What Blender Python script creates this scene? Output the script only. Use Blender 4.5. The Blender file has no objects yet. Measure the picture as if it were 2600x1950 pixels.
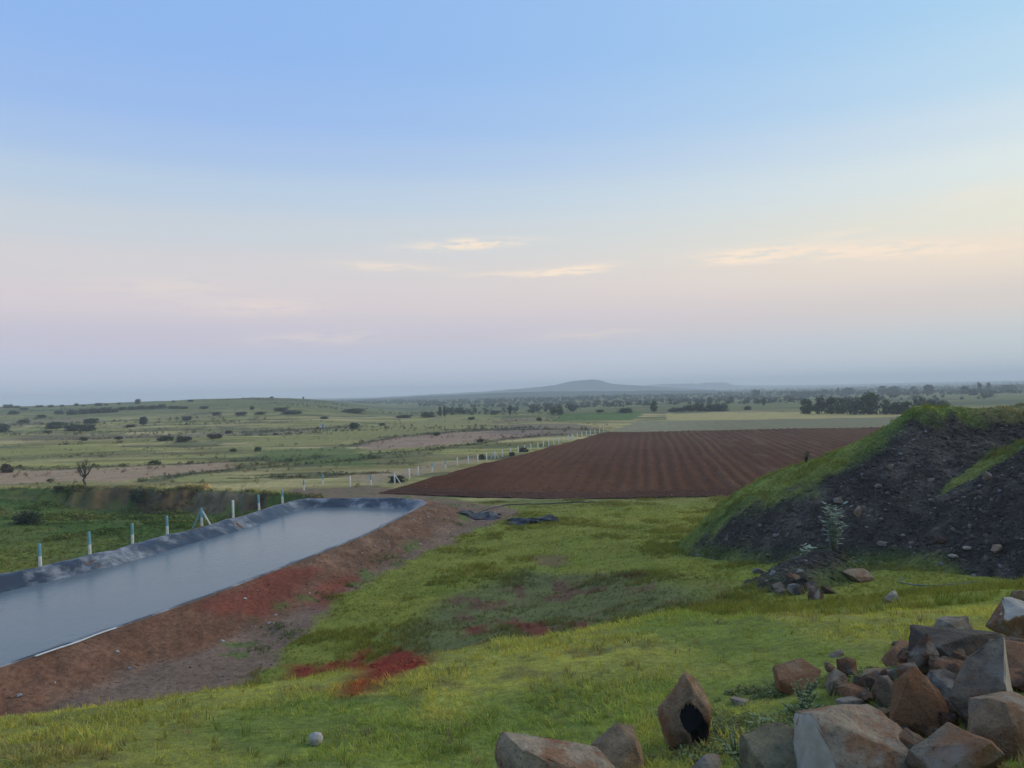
import bpy, math, random
import numpy as np
from mathutils import Vector, Matrix

# ------------------------------------------------------------------ camera, sky, sun, exposure
sc = bpy.context.scene
CAM_Z = 10.5
cam_d = bpy.data.cameras.new('camera')
cam = bpy.data.objects.new('camera', cam_d)
sc.collection.objects.link(cam)
cam_d.sensor_width = 36.0
cam_d.lens = 36.0 * 1964.0 / 2600.0
cam_d.clip_start = 0.1
cam_d.clip_end = 40000
cam.matrix_world = (Matrix.Translation((0, 0, CAM_Z)) @ Matrix.Rotation(math.radians(90 + 0.73), 4, 'X')
                    @ Matrix.Rotation(math.radians(-1.4), 4, 'Z'))
sc.camera = cam
sc.render.resolution_x, sc.render.resolution_y = 1024, 768

def srgb(r, g, b):
    f = lambda c: (c / 255 / 12.92) if c <= 10.3 else (((c / 255) + 0.055) / 1.055) ** 2.4
    return (f(r), f(g), f(b), 1.0)

SUN_AZ, SUN_EL = math.radians(72), math.radians(30)      # to the right of the view, clockwise from +Y
SKY_MIX = 0.03                                           # share of the physical sky in the dusk gradient
world = bpy.data.worlds.new('World')
sc.world = world
world.use_nodes = True
WN, WL = world.node_tree.nodes, world.node_tree.links
WN.clear()
wout = WN.new('ShaderNodeOutputWorld')
wbg = WN.new('ShaderNodeBackground')
WL.new(wbg.outputs[0], wout.inputs[0])
nish = WN.new('ShaderNodeTexSky')
nish.sky_type = 'NISHITA'
nish.sun_disc = False
nish.sun_elevation = math.radians(4)
nish.sun_rotation = SUN_AZ
nish.dust_density = 2.0
tc = WN.new('ShaderNodeTexCoord')
nrm = WN.new('ShaderNodeVectorMath'); nrm.operation = 'NORMALIZE'
WL.new(tc.outputs['Generated'], nrm.inputs[0])
sep = WN.new('ShaderNodeSeparateXYZ')
WL.new(nrm.outputs[0], sep.inputs[0])

def wmath(op, a, b=None, c=None, clamp=False):
    n = WN.new('ShaderNodeMath'); n.operation = op; n.use_clamp = clamp
    for i, v in enumerate((a, b, c)):
        if v is None: continue
        if isinstance(v, (int, float)): n.inputs[i].default_value = v
        else: WL.new(v, n.inputs[i])
    return n.outputs[0]

elev = wmath('ARCSINE', sep.outputs['Z'])                                     # radians
azim = wmath('ARCTAN2', sep.outputs['X'], sep.outputs['Y'])                    # clockwise from +Y
elev_f = wmath('MULTIPLY', elev, 1 / math.radians(90))
elev_f = wmath('POWER', wmath('MAXIMUM', elev_f, 0.0), 0.5)                    # more room near the horizon

def ramp(stops):
    r = WN.new('ShaderNodeValToRGB')
    r.color_ramp.interpolation = 'EASE'
    el = r.color_ramp.elements
    stops = [(math.sqrt(max(e, 0) / 90.0), c) for e, c in stops]
    el[0].position, el[0].color = stops[0][0], srgb(*stops[0][1])
    el[1].position, el[1].color = stops[-1][0], srgb(*stops[-1][1])
    for p, c in stops[1:-1]:
        e = el.new(p); e.color = srgb(*c)
    WL.new(elev_f, r.inputs[0])
    return r.outputs[0]

ramp_left = ramp([(0, (196, 212, 236)), (2.2, (203, 208, 229)), (4.4, (209, 204, 220)), (6.7, (223, 213, 219)), (9.2, (220, 216, 219)),
                  (11.8, (207, 215, 224)), (14.5, (190, 210, 232)), (17, (171, 199, 238)), (19.6, (157, 191, 241)), (24, (146, 186, 242)), (45, (140, 180, 238)), (90, (140, 176, 232))])
ramp_right = ramp([(0, (204, 216, 224)), (2.8, (212, 219, 220)), (5.5, (230, 219, 210)), (8, (247, 232, 212)), (10.5, (240, 238, 222)),
                   (13.5, (229, 239, 237)), (16, (214, 231, 241)), (19, (192, 223, 244)), (24, (174, 215, 245)), (45, (158, 197, 239)), (90, (140, 176, 232))])
caz = wmath('COSINE', wmath('SUBTRACT', azim, math.radians(78)))
fmix = wmath('MULTIPLY_ADD', caz, 0.92, 0.33, clamp=True)
fmix = wmath('POWER', fmix, 2.2)
mixn = WN.new('ShaderNodeMix'); mixn.data_type = 'RGBA'
WL.new(fmix, mixn.inputs[0]); WL.new(ramp_left, mixn.inputs[6]); WL.new(ramp_right, mixn.inputs[7])
sky_col = mixn.outputs[2]
# a share of the physical sky
nsc = WN.new('ShaderNodeMix'); nsc.data_type = 'RGBA'; nsc.blend_type = 'MULTIPLY'; nsc.inputs[0].default_value = 1
nsc.inputs[7].default_value = (0.12, 0.12, 0.12, 1)
WL.new(nish.outputs[0], nsc.inputs[6])
mx2 = WN.new('ShaderNodeMix'); mx2.data_type = 'RGBA'; mx2.inputs[0].default_value = SKY_MIX
WL.new(sky_col, mx2.inputs[6]); WL.new(nsc.outputs[2], mx2.inputs[7])
sky_col = mx2.outputs[2]
# thin streaks of cloud: soft long lenses (azimuth, elevation, half widths, slant, strength), frayed by stretched noise
cvec = WN.new('ShaderNodeCombineXYZ')
WL.new(azim, cvec.inputs[0]); WL.new(elev, cvec.inputs[1])
cmap = WN.new('ShaderNodeMapping'); cmap.inputs['Scale'].default_value = (20, 120, 1)
WL.new(cvec.outputs[0], cmap.inputs[0])
cn = WN.new('ShaderNodeTexNoise'); cn.inputs['Scale'].default_value = 1.0; cn.inputs['Detail'].default_value = 8; cn.inputs['Roughness'].default_value = 0.66
WL.new(cmap.outputs[0], cn.inputs['Vector'])
cfr = wmath('MULTIPLY_ADD', cn.outputs['Fac'], 6.5, -2.45, clamp=True)
wob = wmath('MULTIPLY_ADD', cn.outputs['Fac'], 0.016, -0.008)
elw = wmath('ADD', elev, wob)
STREAKS = [(-3.0, 11.05, 4.0, .34, .035, .8), (-3.4, 11.2, 1.0, .30, .05, .45),
           (-9.0, 9.5, 3.2, .28, -.05, .5), (4.9, 9.0, 2.4, .30, .085, 1.0), (1.6, 8.85, 4.0, .22, .0, .6),
           (17.0, 9.35, 2.6, .42, .03, .95), (22.5, 9.2, 7.0, .60, -.03, .75), (23.5, 10.3, 2.5, .30, .02, .30),
           (28.5, 8.7, 5.0, .45, -.06, .8), (31.5, 11.8, 2.2, .5, .05, .25),
           (-18, 6.6, 4.0, .6, .03, .28), (-14, 4.4, 4.5, .45, .02, .28), (6, 4.3, 4.5, .35, .02, .22), (-24, 7.8, 5, .7, .02, .2), (47, 9.5, 8, .7, .0, .4), (-45, 7.5, 8, .7, .0, .25)]
acc = None
for az0, el0, wa, we, sl, st in STREAKS:
    da = wmath('SUBTRACT', azim, math.radians(az0))
    de = wmath('SUBTRACT', wmath('SUBTRACT', elw, math.radians(el0)), wmath('MULTIPLY', da, sl))
    q = wmath('ADD', wmath('POWER', wmath('MULTIPLY', da, 1 / math.radians(wa)), 2.0),
              wmath('POWER', wmath('ABSOLUTE', wmath('MULTIPLY', de, 1 / math.radians(we))), 2.0))
    g = wmath('MULTIPLY', wmath('EXPONENT', wmath('MULTIPLY', q, -1.0)), st)
    acc = g if acc is None else wmath('ADD', acc, g)
acc = wmath('MULTIPLY', wmath('MULTIPLY', acc, 1.25), cfr, clamp=True)
mx3 = WN.new('ShaderNodeMix'); mx3.data_type = 'RGBA'
mx3.inputs[7].default_value = srgb(255, 236, 214)
WL.new(acc, mx3.inputs[0]); WL.new(sky_col, mx3.inputs[6])
WL.new(mx3.outputs[2], wbg.inputs[0])
wbg.inputs[1].default_value = 1.0

sun_d = bpy.data.lights.new('sun', 'SUN')
sun_d.energy = 1.5
sun_d.angle = math.radians(40)
sun_d.color = (1.0, 0.82, 0.58)
sun = bpy.data.objects.new('sun', sun_d)
sc.collection.objects.link(sun)
sdir = Vector((math.sin(SUN_AZ) * math.cos(SUN_EL), math.cos(SUN_AZ) * math.cos(SUN_EL), math.sin(SUN_EL)))
sun.rotation_euler = sdir.to_track_quat('Z', 'Y').to_euler()

vs = sc.view_settings
vs.view_transform = 'Standard'; vs.look = 'None'; vs.exposure = 0.0; vs.gamma = 1.0; vs.use_curve_mapping = False
sc.render.engine = 'CYCLES'
cy = sc.cycles
cy.use_denoising = True
cy.max_bounces = 6; cy.diffuse_bounces = 3; cy.glossy_bounces = 2; cy.transmission_bounces = 2
cy.transparent_max_bounces = 6; cy.volume_bounces = 3
cy.use_adaptive_sampling = True; cy.adaptive_threshold = 0.015
cy.caustics_reflective = False; cy.caustics_refractive = False
# ------------------------------------------------------------------ noise and terrain height
def _hash(ix, iy, seed):
    h = (ix.astype(np.int64) * 374761393 + iy.astype(np.int64) * 668265263 + int(seed) * 974634777) & 0xFFFFFFFF
    h = ((h ^ (h >> 13)) * 1274126177) & 0xFFFFFFFF
    h = h ^ (h >> 16)
    return (h & 0xFFFF) / 65535.0

def vnoise(x, y, seed=0):
    x = np.asarray(x, float); y = np.asarray(y, float)
    ix, iy = np.floor(x), np.floor(y)
    fx, fy = x - ix, y - iy
    fx = fx * fx * (3 - 2 * fx); fy = fy * fy * (3 - 2 * fy)
    a, b = _hash(ix, iy, seed), _hash(ix + 1, iy, seed)
    c, d = _hash(ix, iy + 1, seed), _hash(ix + 1, iy + 1, seed)
    return a + (b - a) * fx + (c - a) * fy + (a - b - c + d) * fx * fy

def fbm(x, y, octv=4, seed=0, gain=0.5):
    s = 0.0; amp = 1.0; tot = 0.0
    x = np.asarray(x, float); y = np.asarray(y, float)
    for i in range(octv):
        s = s + amp * vnoise(x, y, seed + i * 17); tot += amp
        x = x * 2.03 + 11.3; y = y * 2.03 - 7.1; amp *= gain
    return s / tot                                                   # 0..1, mean .5

def sstep(a, b, v):
    t = np.clip((np.asarray(v, float) - a) / (b - a), 0, 1)
    return t * t * (3 - 2 * t)

class Pchip:
    def __init__(self, xs, ys):
        self.x = np.array(xs, float); self.y = np.array(ys, float)
        h = np.diff(self.x); s = np.diff(self.y) / h
        m = np.zeros(len(xs)); m[0], m[-1] = s[0], s[-1]
        for i in range(1, len(xs) - 1):
            if s[i - 1] * s[i] > 0:
                w1, w2 = 2 * h[i] + h[i - 1], h[i] + 2 * h[i - 1]
                m[i] = (w1 + w2) / (w1 / s[i - 1] + w2 / s[i])
        self.m = m; self.h = h
    def __call__(self, v):
        v = np.clip(v, self.x[0], self.x[-1])
        i = np.clip(np.searchsorted(self.x, v, side='right') - 1, 0, len(self.h) - 1)
        h = self.h[i]; t = (v - self.x[i]) / h
        t2, t3 = t * t, t * t * t
        return ((2 * t3 - 3 * t2 + 1) * self.y[i] + (t3 - 2 * t2 + t) * h * self.m[i]
                + (-2 * t3 + 3 * t2) * self.y[i + 1] + (t3 - t2) * h * self.m[i + 1])

PROF_U = [-0.66, -0.33, 0.0, 0.2, 0.4, 0.66]
PROF = [Pchip([-8, 0, 4, 7, 12, 14, 18, 24, 30, 60, 85], [9.0, 8.7, 8.0, 7.2, 5.75, 4.9, 2.7, 0.8, 0.5, 0.2, 0]),
        Pchip([-8, 0, 4, 7, 12.5, 14.5, 20, 26, 34, 60, 85], [9.0, 8.7, 8.0, 7.2, 5.9, 5.1, 2.6, 0.9, 0.5, 0.3, 0]),
        Pchip([-8, 0, 4, 7, 13, 15, 20, 25, 32, 42, 58, 85], [9.0, 8.7, 7.95, 7.12, 6.3, 5.7, 3.9, 2.6, 1.5, 0.8, 0.4, 0]),
        Pchip([-8, 0, 4, 7, 13.5, 15.5, 20, 24, 30, 42, 58, 85], [9.0, 8.7, 8.0, 7.2, 6.45, 6.0, 4.4, 3.5, 2.8, 1.6, 0.5, 0]),
        Pchip([-8, 0, 4, 7, 13, 15, 20, 26, 32, 42, 58, 85], [9.0, 8.8, 8.1, 7.35, 6.55, 6.05, 4.85, 3.5, 3.0, 2.3, 0.8, 0]),
        Pchip([-8, 0, 4, 7, 13, 15, 20, 26, 32, 42, 58, 85], [9.0, 8.8, 8.2, 7.5, 6.7, 6.25, 5.25, 3.8, 3.4, 2.9, 1.0, 0])]

RIM = np.array([(-20.2, 21.5), (-18, 26.94), (-16.18, 31.28), (-14.07, 36.89), (-11.62, 45.02), (-10.09, 50), (-8.52, 58.64),
                (-7.6, 64.5), (-8.5, 67.4), (-14.3, 69.1), (-18.5, 69.5), (-19.7, 67.2), (-21.23, 58.17), (-23.32, 51.75),
                (-24.93, 45.7), (-27.38, 41.13), (-31, 31), (-33, 24), (-27, 20)])
RIM_Z, WATER_Z = 1.5, 0.9

def poly_sdf(px, py, P):
    px = np.asarray(px, float); py = np.asarray(py, float)
    best = np.full(px.shape, 1e18); inside = np.zeros(px.shape, bool)
    n = len(P)
    for i in range(n):
        ax, ay = P[i]; bx, by = P[(i + 1) % n]
        ex, ey = bx - ax, by - ay
        t = np.clip(((px - ax) * ex + (py - ay) * ey) / (ex * ex + ey * ey), 0, 1)
        best = np.minimum(best, (px - ax - t * ex) ** 2 + (py - ay - t * ey) ** 2)
        if ay != by:
            c = ((ay > py) != (by > py)) & (px < (bx - ax) * (py - ay) / (by - ay) + ax)
            inside ^= c
    d = np.sqrt(best)
    return np.where(inside, -d, d)

def line_dist(px, py, P):
    best = np.full(np.shape(px), 1e18)
    for (ax, ay), (bx, by) in zip(P[:-1], P[1:]):
        ex, ey = bx - ax, by - ay
        t = np.clip(((px - ax) * ex + (py - ay) * ey) / (ex * ex + ey * ey), 0, 1)
        best = np.minimum(best, (px - ax - t * ex) ** 2 + (py - ay - t * ey) ** 2)
    return np.sqrt(best)

def pond_s(x, y):
    x = np.asarray(x, float); y = np.asarray(y, float)
    s = np.full(x.shape, 99.0)
    m = (x > -48) & (x < 8) & (y > 5) & (y < 85)
    if m.any(): s[m] = poly_sdf(x[m], y[m], RIM)
    return s

GX = [-140, -90, -60, -48, -37.6, -25.8, -20]
GY = [104, 99, 97, 94, 91.7, 84, 78]
def gully_q(x, y):
    return np.interp(x, GX, GY) + (fbm(x / 6, y / 40, 4, 5, .6) - .5) * 7.0 - y

ROCK_HEAP = (4.3, 7.3)
def height(x, y):
    x = np.asarray(x, float); y = np.asarray(y, float)
    u = np.clip(x / np.maximum(y, 5.0), -0.66, 0.66)
    d = np.clip(y, -8, 85)
    cols = [p(d) for p in PROF]
    z = np.zeros_like(x)
    for i in range(len(PROF_U) - 1):
        a, b = PROF_U[i], PROF_U[i + 1]
        m = (u >= a) & (u <= b)
        t = (u - a) / (b - a)
        t = t * t * (3 - 2 * t) * .5 + t * .5
        z = np.where(m, cols[i] + (cols[i + 1] - cols[i]) * t, z)
    r = np.hypot(x, y)
    # lumps
    near = 1 - sstep(60, 90, y)
    z = z + near * ((fbm(x / 2.6, y / 2.6, 3, 3) - .5) * 0.32 * sstep(5, 14, r) + (fbm(x / .55, y / .55, 3, 9) - .5) * 0.10)
    # rock heap under the stones
    hx, hy = ROCK_HEAP
    z = z + 0.42 * np.exp(-(((x - hx) / 1.0) ** 2 + ((y - hy) / 1.3) ** 2))
    # plain
    far = sstep(85, 160, y)
    z = z + sstep(70, 120, r) * (fbm(x / 38, y / 38, 4, 21) - .5) * 1.3 * (1 - 0.75 * sstep(-12, 25, x - .34 * (y - 84)) * (1 - sstep(330, 420, y)))
    # low terrace steps left of the fence
    ter = fbm(x / 90 + 3, y / 26, 3, 33)
    z = z + far * sstep(0, 25, .34 * (y - 84) - 15 - x) * (np.floor(ter * 9) + sstep(0.35, 0.65, ter * 9 % 1)) * 0.28 - far * 1.1 * sstep(0, 25, .34 * (y - 84) - 15 - x)
    # grassy ridge on the left horizon
    uu = x / np.maximum(y, 1.0)
    lr = 1 - sstep(-0.30, -0.13, uu)
    ridge = 11.3 + 1.6 * np.exp(-((uu + .36) / .07) ** 2) - 1.4 * sstep(-.42, -.62, uu)
    z = z + lr * sstep(230, 640, y) * (1 - sstep(700, 1100, y)) * ridge + sstep(230, 420, y) * (fbm(x / 70, y / 70, 4, 41) - .5) * 3.0 * lr
    z = z + sstep(350, 900, y) * (fbm(x / 300, y / 300, 3, 51) - .5) * 6
    z = z + sstep(1400, 4500, r) * (6 + (fbm(x / 1500, y / 1500, 3, 61) - .5) * 26)
    # gully with a cut bank on its far side
    q = gully_q(x, y)
    g = sstep(0.0, 3.2, q + (fbm(x / 1.1, y / 3, 3, 6) - .5) * 2.2) * (1 - sstep(5, 26, q)) * sstep(-17, -24, x)
    z = z - g * (2.3 - 1.5 * sstep(-46, -64, x))
    # pond
    s = pond_s(x, y)
    prof = np.where(s < -1.0, WATER_Z + (s + 1.0) * .6, np.where(s < 0, WATER_Z + (s + 1.0) * (RIM_Z - WATER_Z), RIM_Z))
    prof = np.maximum(prof, -0.8)
    lump = (fbm(x / 1.3, y / 1.3, 3, 71) - .5) * 0.30 + (fbm(x / .4, y / .4, 2, 73) - .5) * 0.16
    outer = RIM_Z - np.maximum(s - .45, 0) * .30 + lump * sstep(.55, 1.2, s)
    zo = np.maximum(z, outer)
    zo = np.where((s > 0) & (s < 1.2), np.minimum(zo, RIM_Z + (lump + np.maximum(s - .5, 0) * .15) * sstep(.5, 1.0, s)), zo)
    z = np.where(s <= 0, prof, np.where(s < 8, zo, z))
    return z
# ------------------------------------------------------------------ helpers for objects
COL = sc.collection
def link(o):
    COL.objects.link(o); return o
def tag(o, label=None, cat=None, group=None, kind=None):
    if label: o['label'] = label
    if cat: o['category'] = cat
    if group: o['group'] = group
    if kind: o['kind'] = kind
    return o
def mesh_from(name, verts, faces, mats=(), smooth=True, colors=None, sharp=None):
    me = bpy.data.meshes.new(name)
    if isinstance(faces, np.ndarray):
        nf, k = faces.shape
        me.vertices.add(len(verts)); me.vertices.foreach_set('co', np.asarray(verts, np.float32).ravel())
        me.loops.add(nf * k); me.loops.foreach_set('vertex_index', faces.astype(np.int32).ravel())
        me.polygons.add(nf)
        me.polygons.foreach_set('loop_start', np.arange(0, nf * k, k, dtype=np.int32))
        me.update(calc_edges=True)
    else:
        me.from_pydata([tuple(v) for v in verts], [], faces); me.update()
    if smooth: me.polygons.foreach_set('use_smooth', np.ones(len(me.polygons), bool))
    if sharp: me.set_sharp_from_angle(angle=math.radians(sharp))
    if colors is not None:
        a = me.color_attributes.new('Col', 'FLOAT_COLOR', 'POINT')
        c = np.ones((len(verts), 4), np.float32); c[:, :3] = colors
        a.data.foreach_set('color', c.ravel())
    for m in mats: me.materials.append(m)
    me.validate()
    return me
def obj(name, me, parent=None, loc=None):
    o = bpy.data.objects.new(name, me); link(o)
    if parent is not None: o.parent = parent
    if loc is not None: o.location = loc
    return o
def empty(name, loc, rz=0.0):
    o = bpy.data.objects.new(name, None); link(o)
    o.location = loc; o.rotation_euler = (0, 0, rz); o.empty_display_size = .2
    return o
def h1(x, y): return float(height(np.array([x]), np.array([y]))[0])

# ------------------------------------------------------------------ materials
def new_mat(name):
    m = bpy.data.materials.new(name); m.use_nodes = True
    nt = m.node_tree; nt.nodes.clear()
    out = nt.nodes.new('ShaderNodeOutputMaterial'); b = nt.nodes.new('ShaderNodeBsdfPrincipled')
    nt.links.new(b.outputs[0], out.inputs[0])
    b.inputs['Roughness'].default_value = 0.9
    b.inputs['Specular IOR Level'].default_value = 0.2
    return m, nt, b, out
class NT:
    def __init__(self, nt): self.nt = nt
    def n(self, t, **kw):
        x = self.nt.nodes.new(t)
        for k, v in kw.items(): setattr(x, k, v)
        return x
    def l(self, a, b): self.nt.links.new(a, b)
    def noise(self, vec, scale, detail=4, rough=.55):
        x = self.n('ShaderNodeTexNoise'); x.inputs['Scale'].default_value = scale
        x.inputs['Detail'].default_value = detail; x.inputs['Roughness'].default_value = rough
        if vec is not None: self.l(vec, x.inputs['Vector'])
        return x.outputs['Fac']
    def math(self, op, a, b=None, clamp=False):
        x = self.n('ShaderNodeMath', operation=op, use_clamp=clamp)
        for i, v in enumerate((a, b)):
            if v is None: continue
            if isinstance(v, (int, float)): x.inputs[i].default_value = v
            else: self.l(v, x.inputs[i])
        return x.outputs[0]
    def rng(self, v, a, b, c, d):
        x = self.n('ShaderNodeMapRange'); x.inputs[1].default_value = a; x.inputs[2].default_value = b
        x.inputs[3].default_value = c; x.inputs[4].default_value = d
        self.l(v, x.inputs[0]); return x.outputs[0]
    def mix(self, f, a, b, blend='MIX'):
        x = self.n('ShaderNodeMix', data_type='RGBA', blend_type=blend)
        for i, v in ((0, f), (6, a), (7, b)):
            if isinstance(v, (int, float)): x.inputs[i].default_value = v
            elif isinstance(v, tuple): x.inputs[i].default_value = v if len(v) == 4 else (*v, 1)
            else: self.l(v, x.inputs[i])
        return x.outputs[2]
    def bump(self, hgt, strength, dist, bsdf):
        x = self.n('ShaderNodeBump'); x.inputs['Strength'].default_value = strength; x.inputs['Distance'].default_value = dist
        self.l(hgt, x.inputs['Height']); self.l(x.outputs[0], bsdf.inputs['Normal'])

def ground_material(name, var=.45, fine=9.0, bump=.6, bdist=.06):
    m, nt, b, out = new_mat(name); N = NT(nt)
    co = N.n('ShaderNodeTexCoord').outputs['Object']
    at = N.n('ShaderNodeAttribute', attribute_name='Col').outputs['Color']
    n1 = N.noise(co, fine, 6, .65); n2 = N.noise(co, fine / 9, 5, .6); n3 = N.noise(co, fine * 5, 3, .6)
    f = N.math('MULTIPLY', N.rng(n1, .25, .75, 1 - var, 1 + var), N.rng(n2, .3, .7, 1 - var * .5, 1 + var * .5))
    f = N.math('MULTIPLY', f, N.rng(n3, .3, .7, 1 - var * .5, 1 + var * .5))
    cc = N.n('ShaderNodeCombineColor')
    for i in range(3): N.l(f, cc.inputs[i])
    N.l(N.mix(1.0, at, cc.outputs[0], 'MULTIPLY'), b.inputs['Base Color'])
    b.inputs['Roughness'].default_value = 1.0; b.inputs['Specular IOR Level'].default_value = .08
    hsum = N.math('ADD', n1, N.math('MULTIPLY', n3, .4))
    N.bump(hsum, bump, bdist, b)
    return m
M_GROUND = ground_material('ground_surface')
M_SOIL = ground_material('soil_surface', var=.5, fine=5.0, bump=.9, bdist=.09)
M_FIELD = ground_material('field_surface', var=.32, fine=2.2, bump=.8, bdist=.1)
M_GRAVEL = ground_material('gravel_surface', var=.7, fine=7.0, bump=1.0, bdist=.12)
M_HILL = ground_material('hill_surface', var=.25, fine=.02, bump=.2, bdist=2.0)

def leaf_material(name, col=None, transl=.30, jitter=.25):
    """foliage: colour from the instancer's tint (scattered plants) or a fixed colour, with a slight gradient of its own from leaf to leaf"""
    m, nt, b, out = new_mat(name); N = NT(nt)
    if col is None:
        c = N.n('ShaderNodeAttribute', attribute_name='tint', attribute_type='INSTANCER').outputs['Color']
    else:
        oi = N.n('ShaderNodeObjectInfo')
        c = N.mix(oi.outputs['Random'], tuple(v * .82 for v in col), tuple(v * 1.18 for v in col))
    la = N.n('ShaderNodeAttribute', attribute_name='Col').outputs['Color']
    c = N.mix(1.0, c, la, 'MULTIPLY')
    N.l(c, b.inputs['Base Color'])
    b.inputs['Roughness'].default_value = .75; b.inputs['Specular IOR Level'].default_value = .12
    tr = N.n('ShaderNodeBsdfTranslucent'); N.l(c, tr.inputs[0])
    ms = N.n('ShaderNodeMixShader'); ms.inputs[0].default_value = transl
    N.l(b.outputs[0], ms.inputs[1]); N.l(tr.outputs[0], ms.inputs[2]); N.l(ms.outputs[0], out.inputs[0])
    return m
M_GRASS = leaf_material('grass_blades', None, .35)
M_LEAF_DARK = leaf_material('leaves_dark_green', (.052, .072, .038))
M_LEAF_MID = leaf_material('leaves_mid_green', (.062, .090, .034))
M_LEAF_BROWN = leaf_material('leaves_dry_brown', (.085, .072, .045))
M_LEAF_PALE = leaf_material('leaves_pale_green', (.42, .50, .38))
M_LEAF_WOOD = leaf_material('leaves_woodland', (.050, .072, .042))

def plain_mat(name, col, rough=.8, spec=.25, nscale=6, var=.3, bump=.3, bdist=.01):
    m, nt, b, out = new_mat(name); N = NT(nt)
    co = N.n('ShaderNodeTexCoord').outputs['Object']
    n1 = N.noise(co, nscale, 5, .6)
    N.l(N.mix(N.rng(n1, .3, .7, 0, 1), tuple(c * (1 - var) for c in col), tuple(c * (1 + var) for c in col)), b.inputs['Base Color'])
    b.inputs['Roughness'].default_value = rough; b.inputs['Specular IOR Level'].default_value = spec
    N.bump(n1, bump, bdist, b)
    return m
M_BARK = plain_mat('bark', (.075, .058, .045), nscale=9)
M_STEM = plain_mat('green_stem', (.12, .15, .07), nscale=9)
M_WHITE = plain_mat('whitewash_weathered', (.70, .69, .64), nscale=4, var=.18, bump=.4)
M_TEAL = plain_mat('teal_paint_weathered', (.17, .36, .40), nscale=5, var=.25, bump=.4)
M_PIPE = plain_mat('pale_plastic_pipe', (.55, .60, .62), rough=.45, spec=.4, var=.12)
M_HOSE = plain_mat('black_hose', (.018, .018, .02), rough=.5, spec=.4)
M_BHOSE = plain_mat('grey_blue_hose', (.10, .13, .16), rough=.5, spec=.4)
M_STONE_PALE = plain_mat('pale_stone', (.36, .33, .285), nscale=7, var=.25, bump=.6, bdist=.02)
M_HUT = plain_mat('pale_plaster', (.62, .62, .56), nscale=3, var=.12)
M_HUTROOF = plain_mat('grey_roof_sheet', (.22, .23, .24), nscale=3, var=.2)

def liner_material():
    m, nt, b, out = new_mat('pond_liner_plastic'); N = NT(nt)
    co = N.n('ShaderNodeTexCoord').outputs['Object']
    n1 = N.noise(co, .55, 5, .62); n2 = N.noise(co, 3.0, 5, .6)
    dust = N.math('MULTIPLY', N.rng(n1, .47, .60, 0, 1), N.rng(n2, .35, .65, .25, 1), clamp=True)
    N.l(N.mix(dust, (.020, .025, .032), (.30, .31, .31)), b.inputs['Base Color'])
    N.l(N.rng(dust, 0, 1, .34, .7), b.inputs['Roughness'])
    b.inputs['Specular IOR Level'].default_value = .5
    N.bump(n2, .5, .05, b)
    return m
M_LINER = liner_material()
def sheet_material():
    m, nt, b, out = new_mat('black_plastic_film'); N = NT(nt)
    co = N.n('ShaderNodeTexCoord').outputs['Object']
    n1 = N.noise(co, 1.3, 5, .6)
    N.l(N.mix(N.rng(n1, .45, .68, 0, 1), (.006, .006, .007), (.09, .09, .09)), b.inputs['Base Color'])
    b.inputs['Roughness'].default_value = .55; b.inputs['Specular IOR Level'].default_value = .35
    N.bump(N.noise(co, 6, 4), .4, .03, b)
    return m
M_FILM = sheet_material()
def water_material():
    m, nt, b, out = new_mat('pond_water'); N = NT(nt)
    co = N.n('ShaderNodeTexCoord').outputs['Object']
    mp = N.n('ShaderNodeMapping'); mp.inputs['Rotation'].default_value = (0, 0, .25); mp.inputs['Scale'].default_value = (1, .55, 1)
    N.l(co, mp.inputs[0])
    n1 = N.noise(mp.outputs[0], 3.4, 4, .6); n2 = N.noise(mp.outputs[0], 9.0, 3, .55); n3 = N.noise(co, .12, 3, .5)
    N.l(N.mix(N.rng(n3, .35, .65, 0, 1), (.115, .140, .142), (.140, .164, .160)), b.inputs['Base Color'])
    b.inputs['Roughness'].default_value = .2; b.inputs['IOR'].default_value = 1.333
    b.inputs['Specular IOR Level'].default_value = .5
    N.bump(N.math('ADD', n1, N.math('MULTIPLY', n2, .35)), .32, .05, b)
    return m
M_WATER = water_material()

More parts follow.
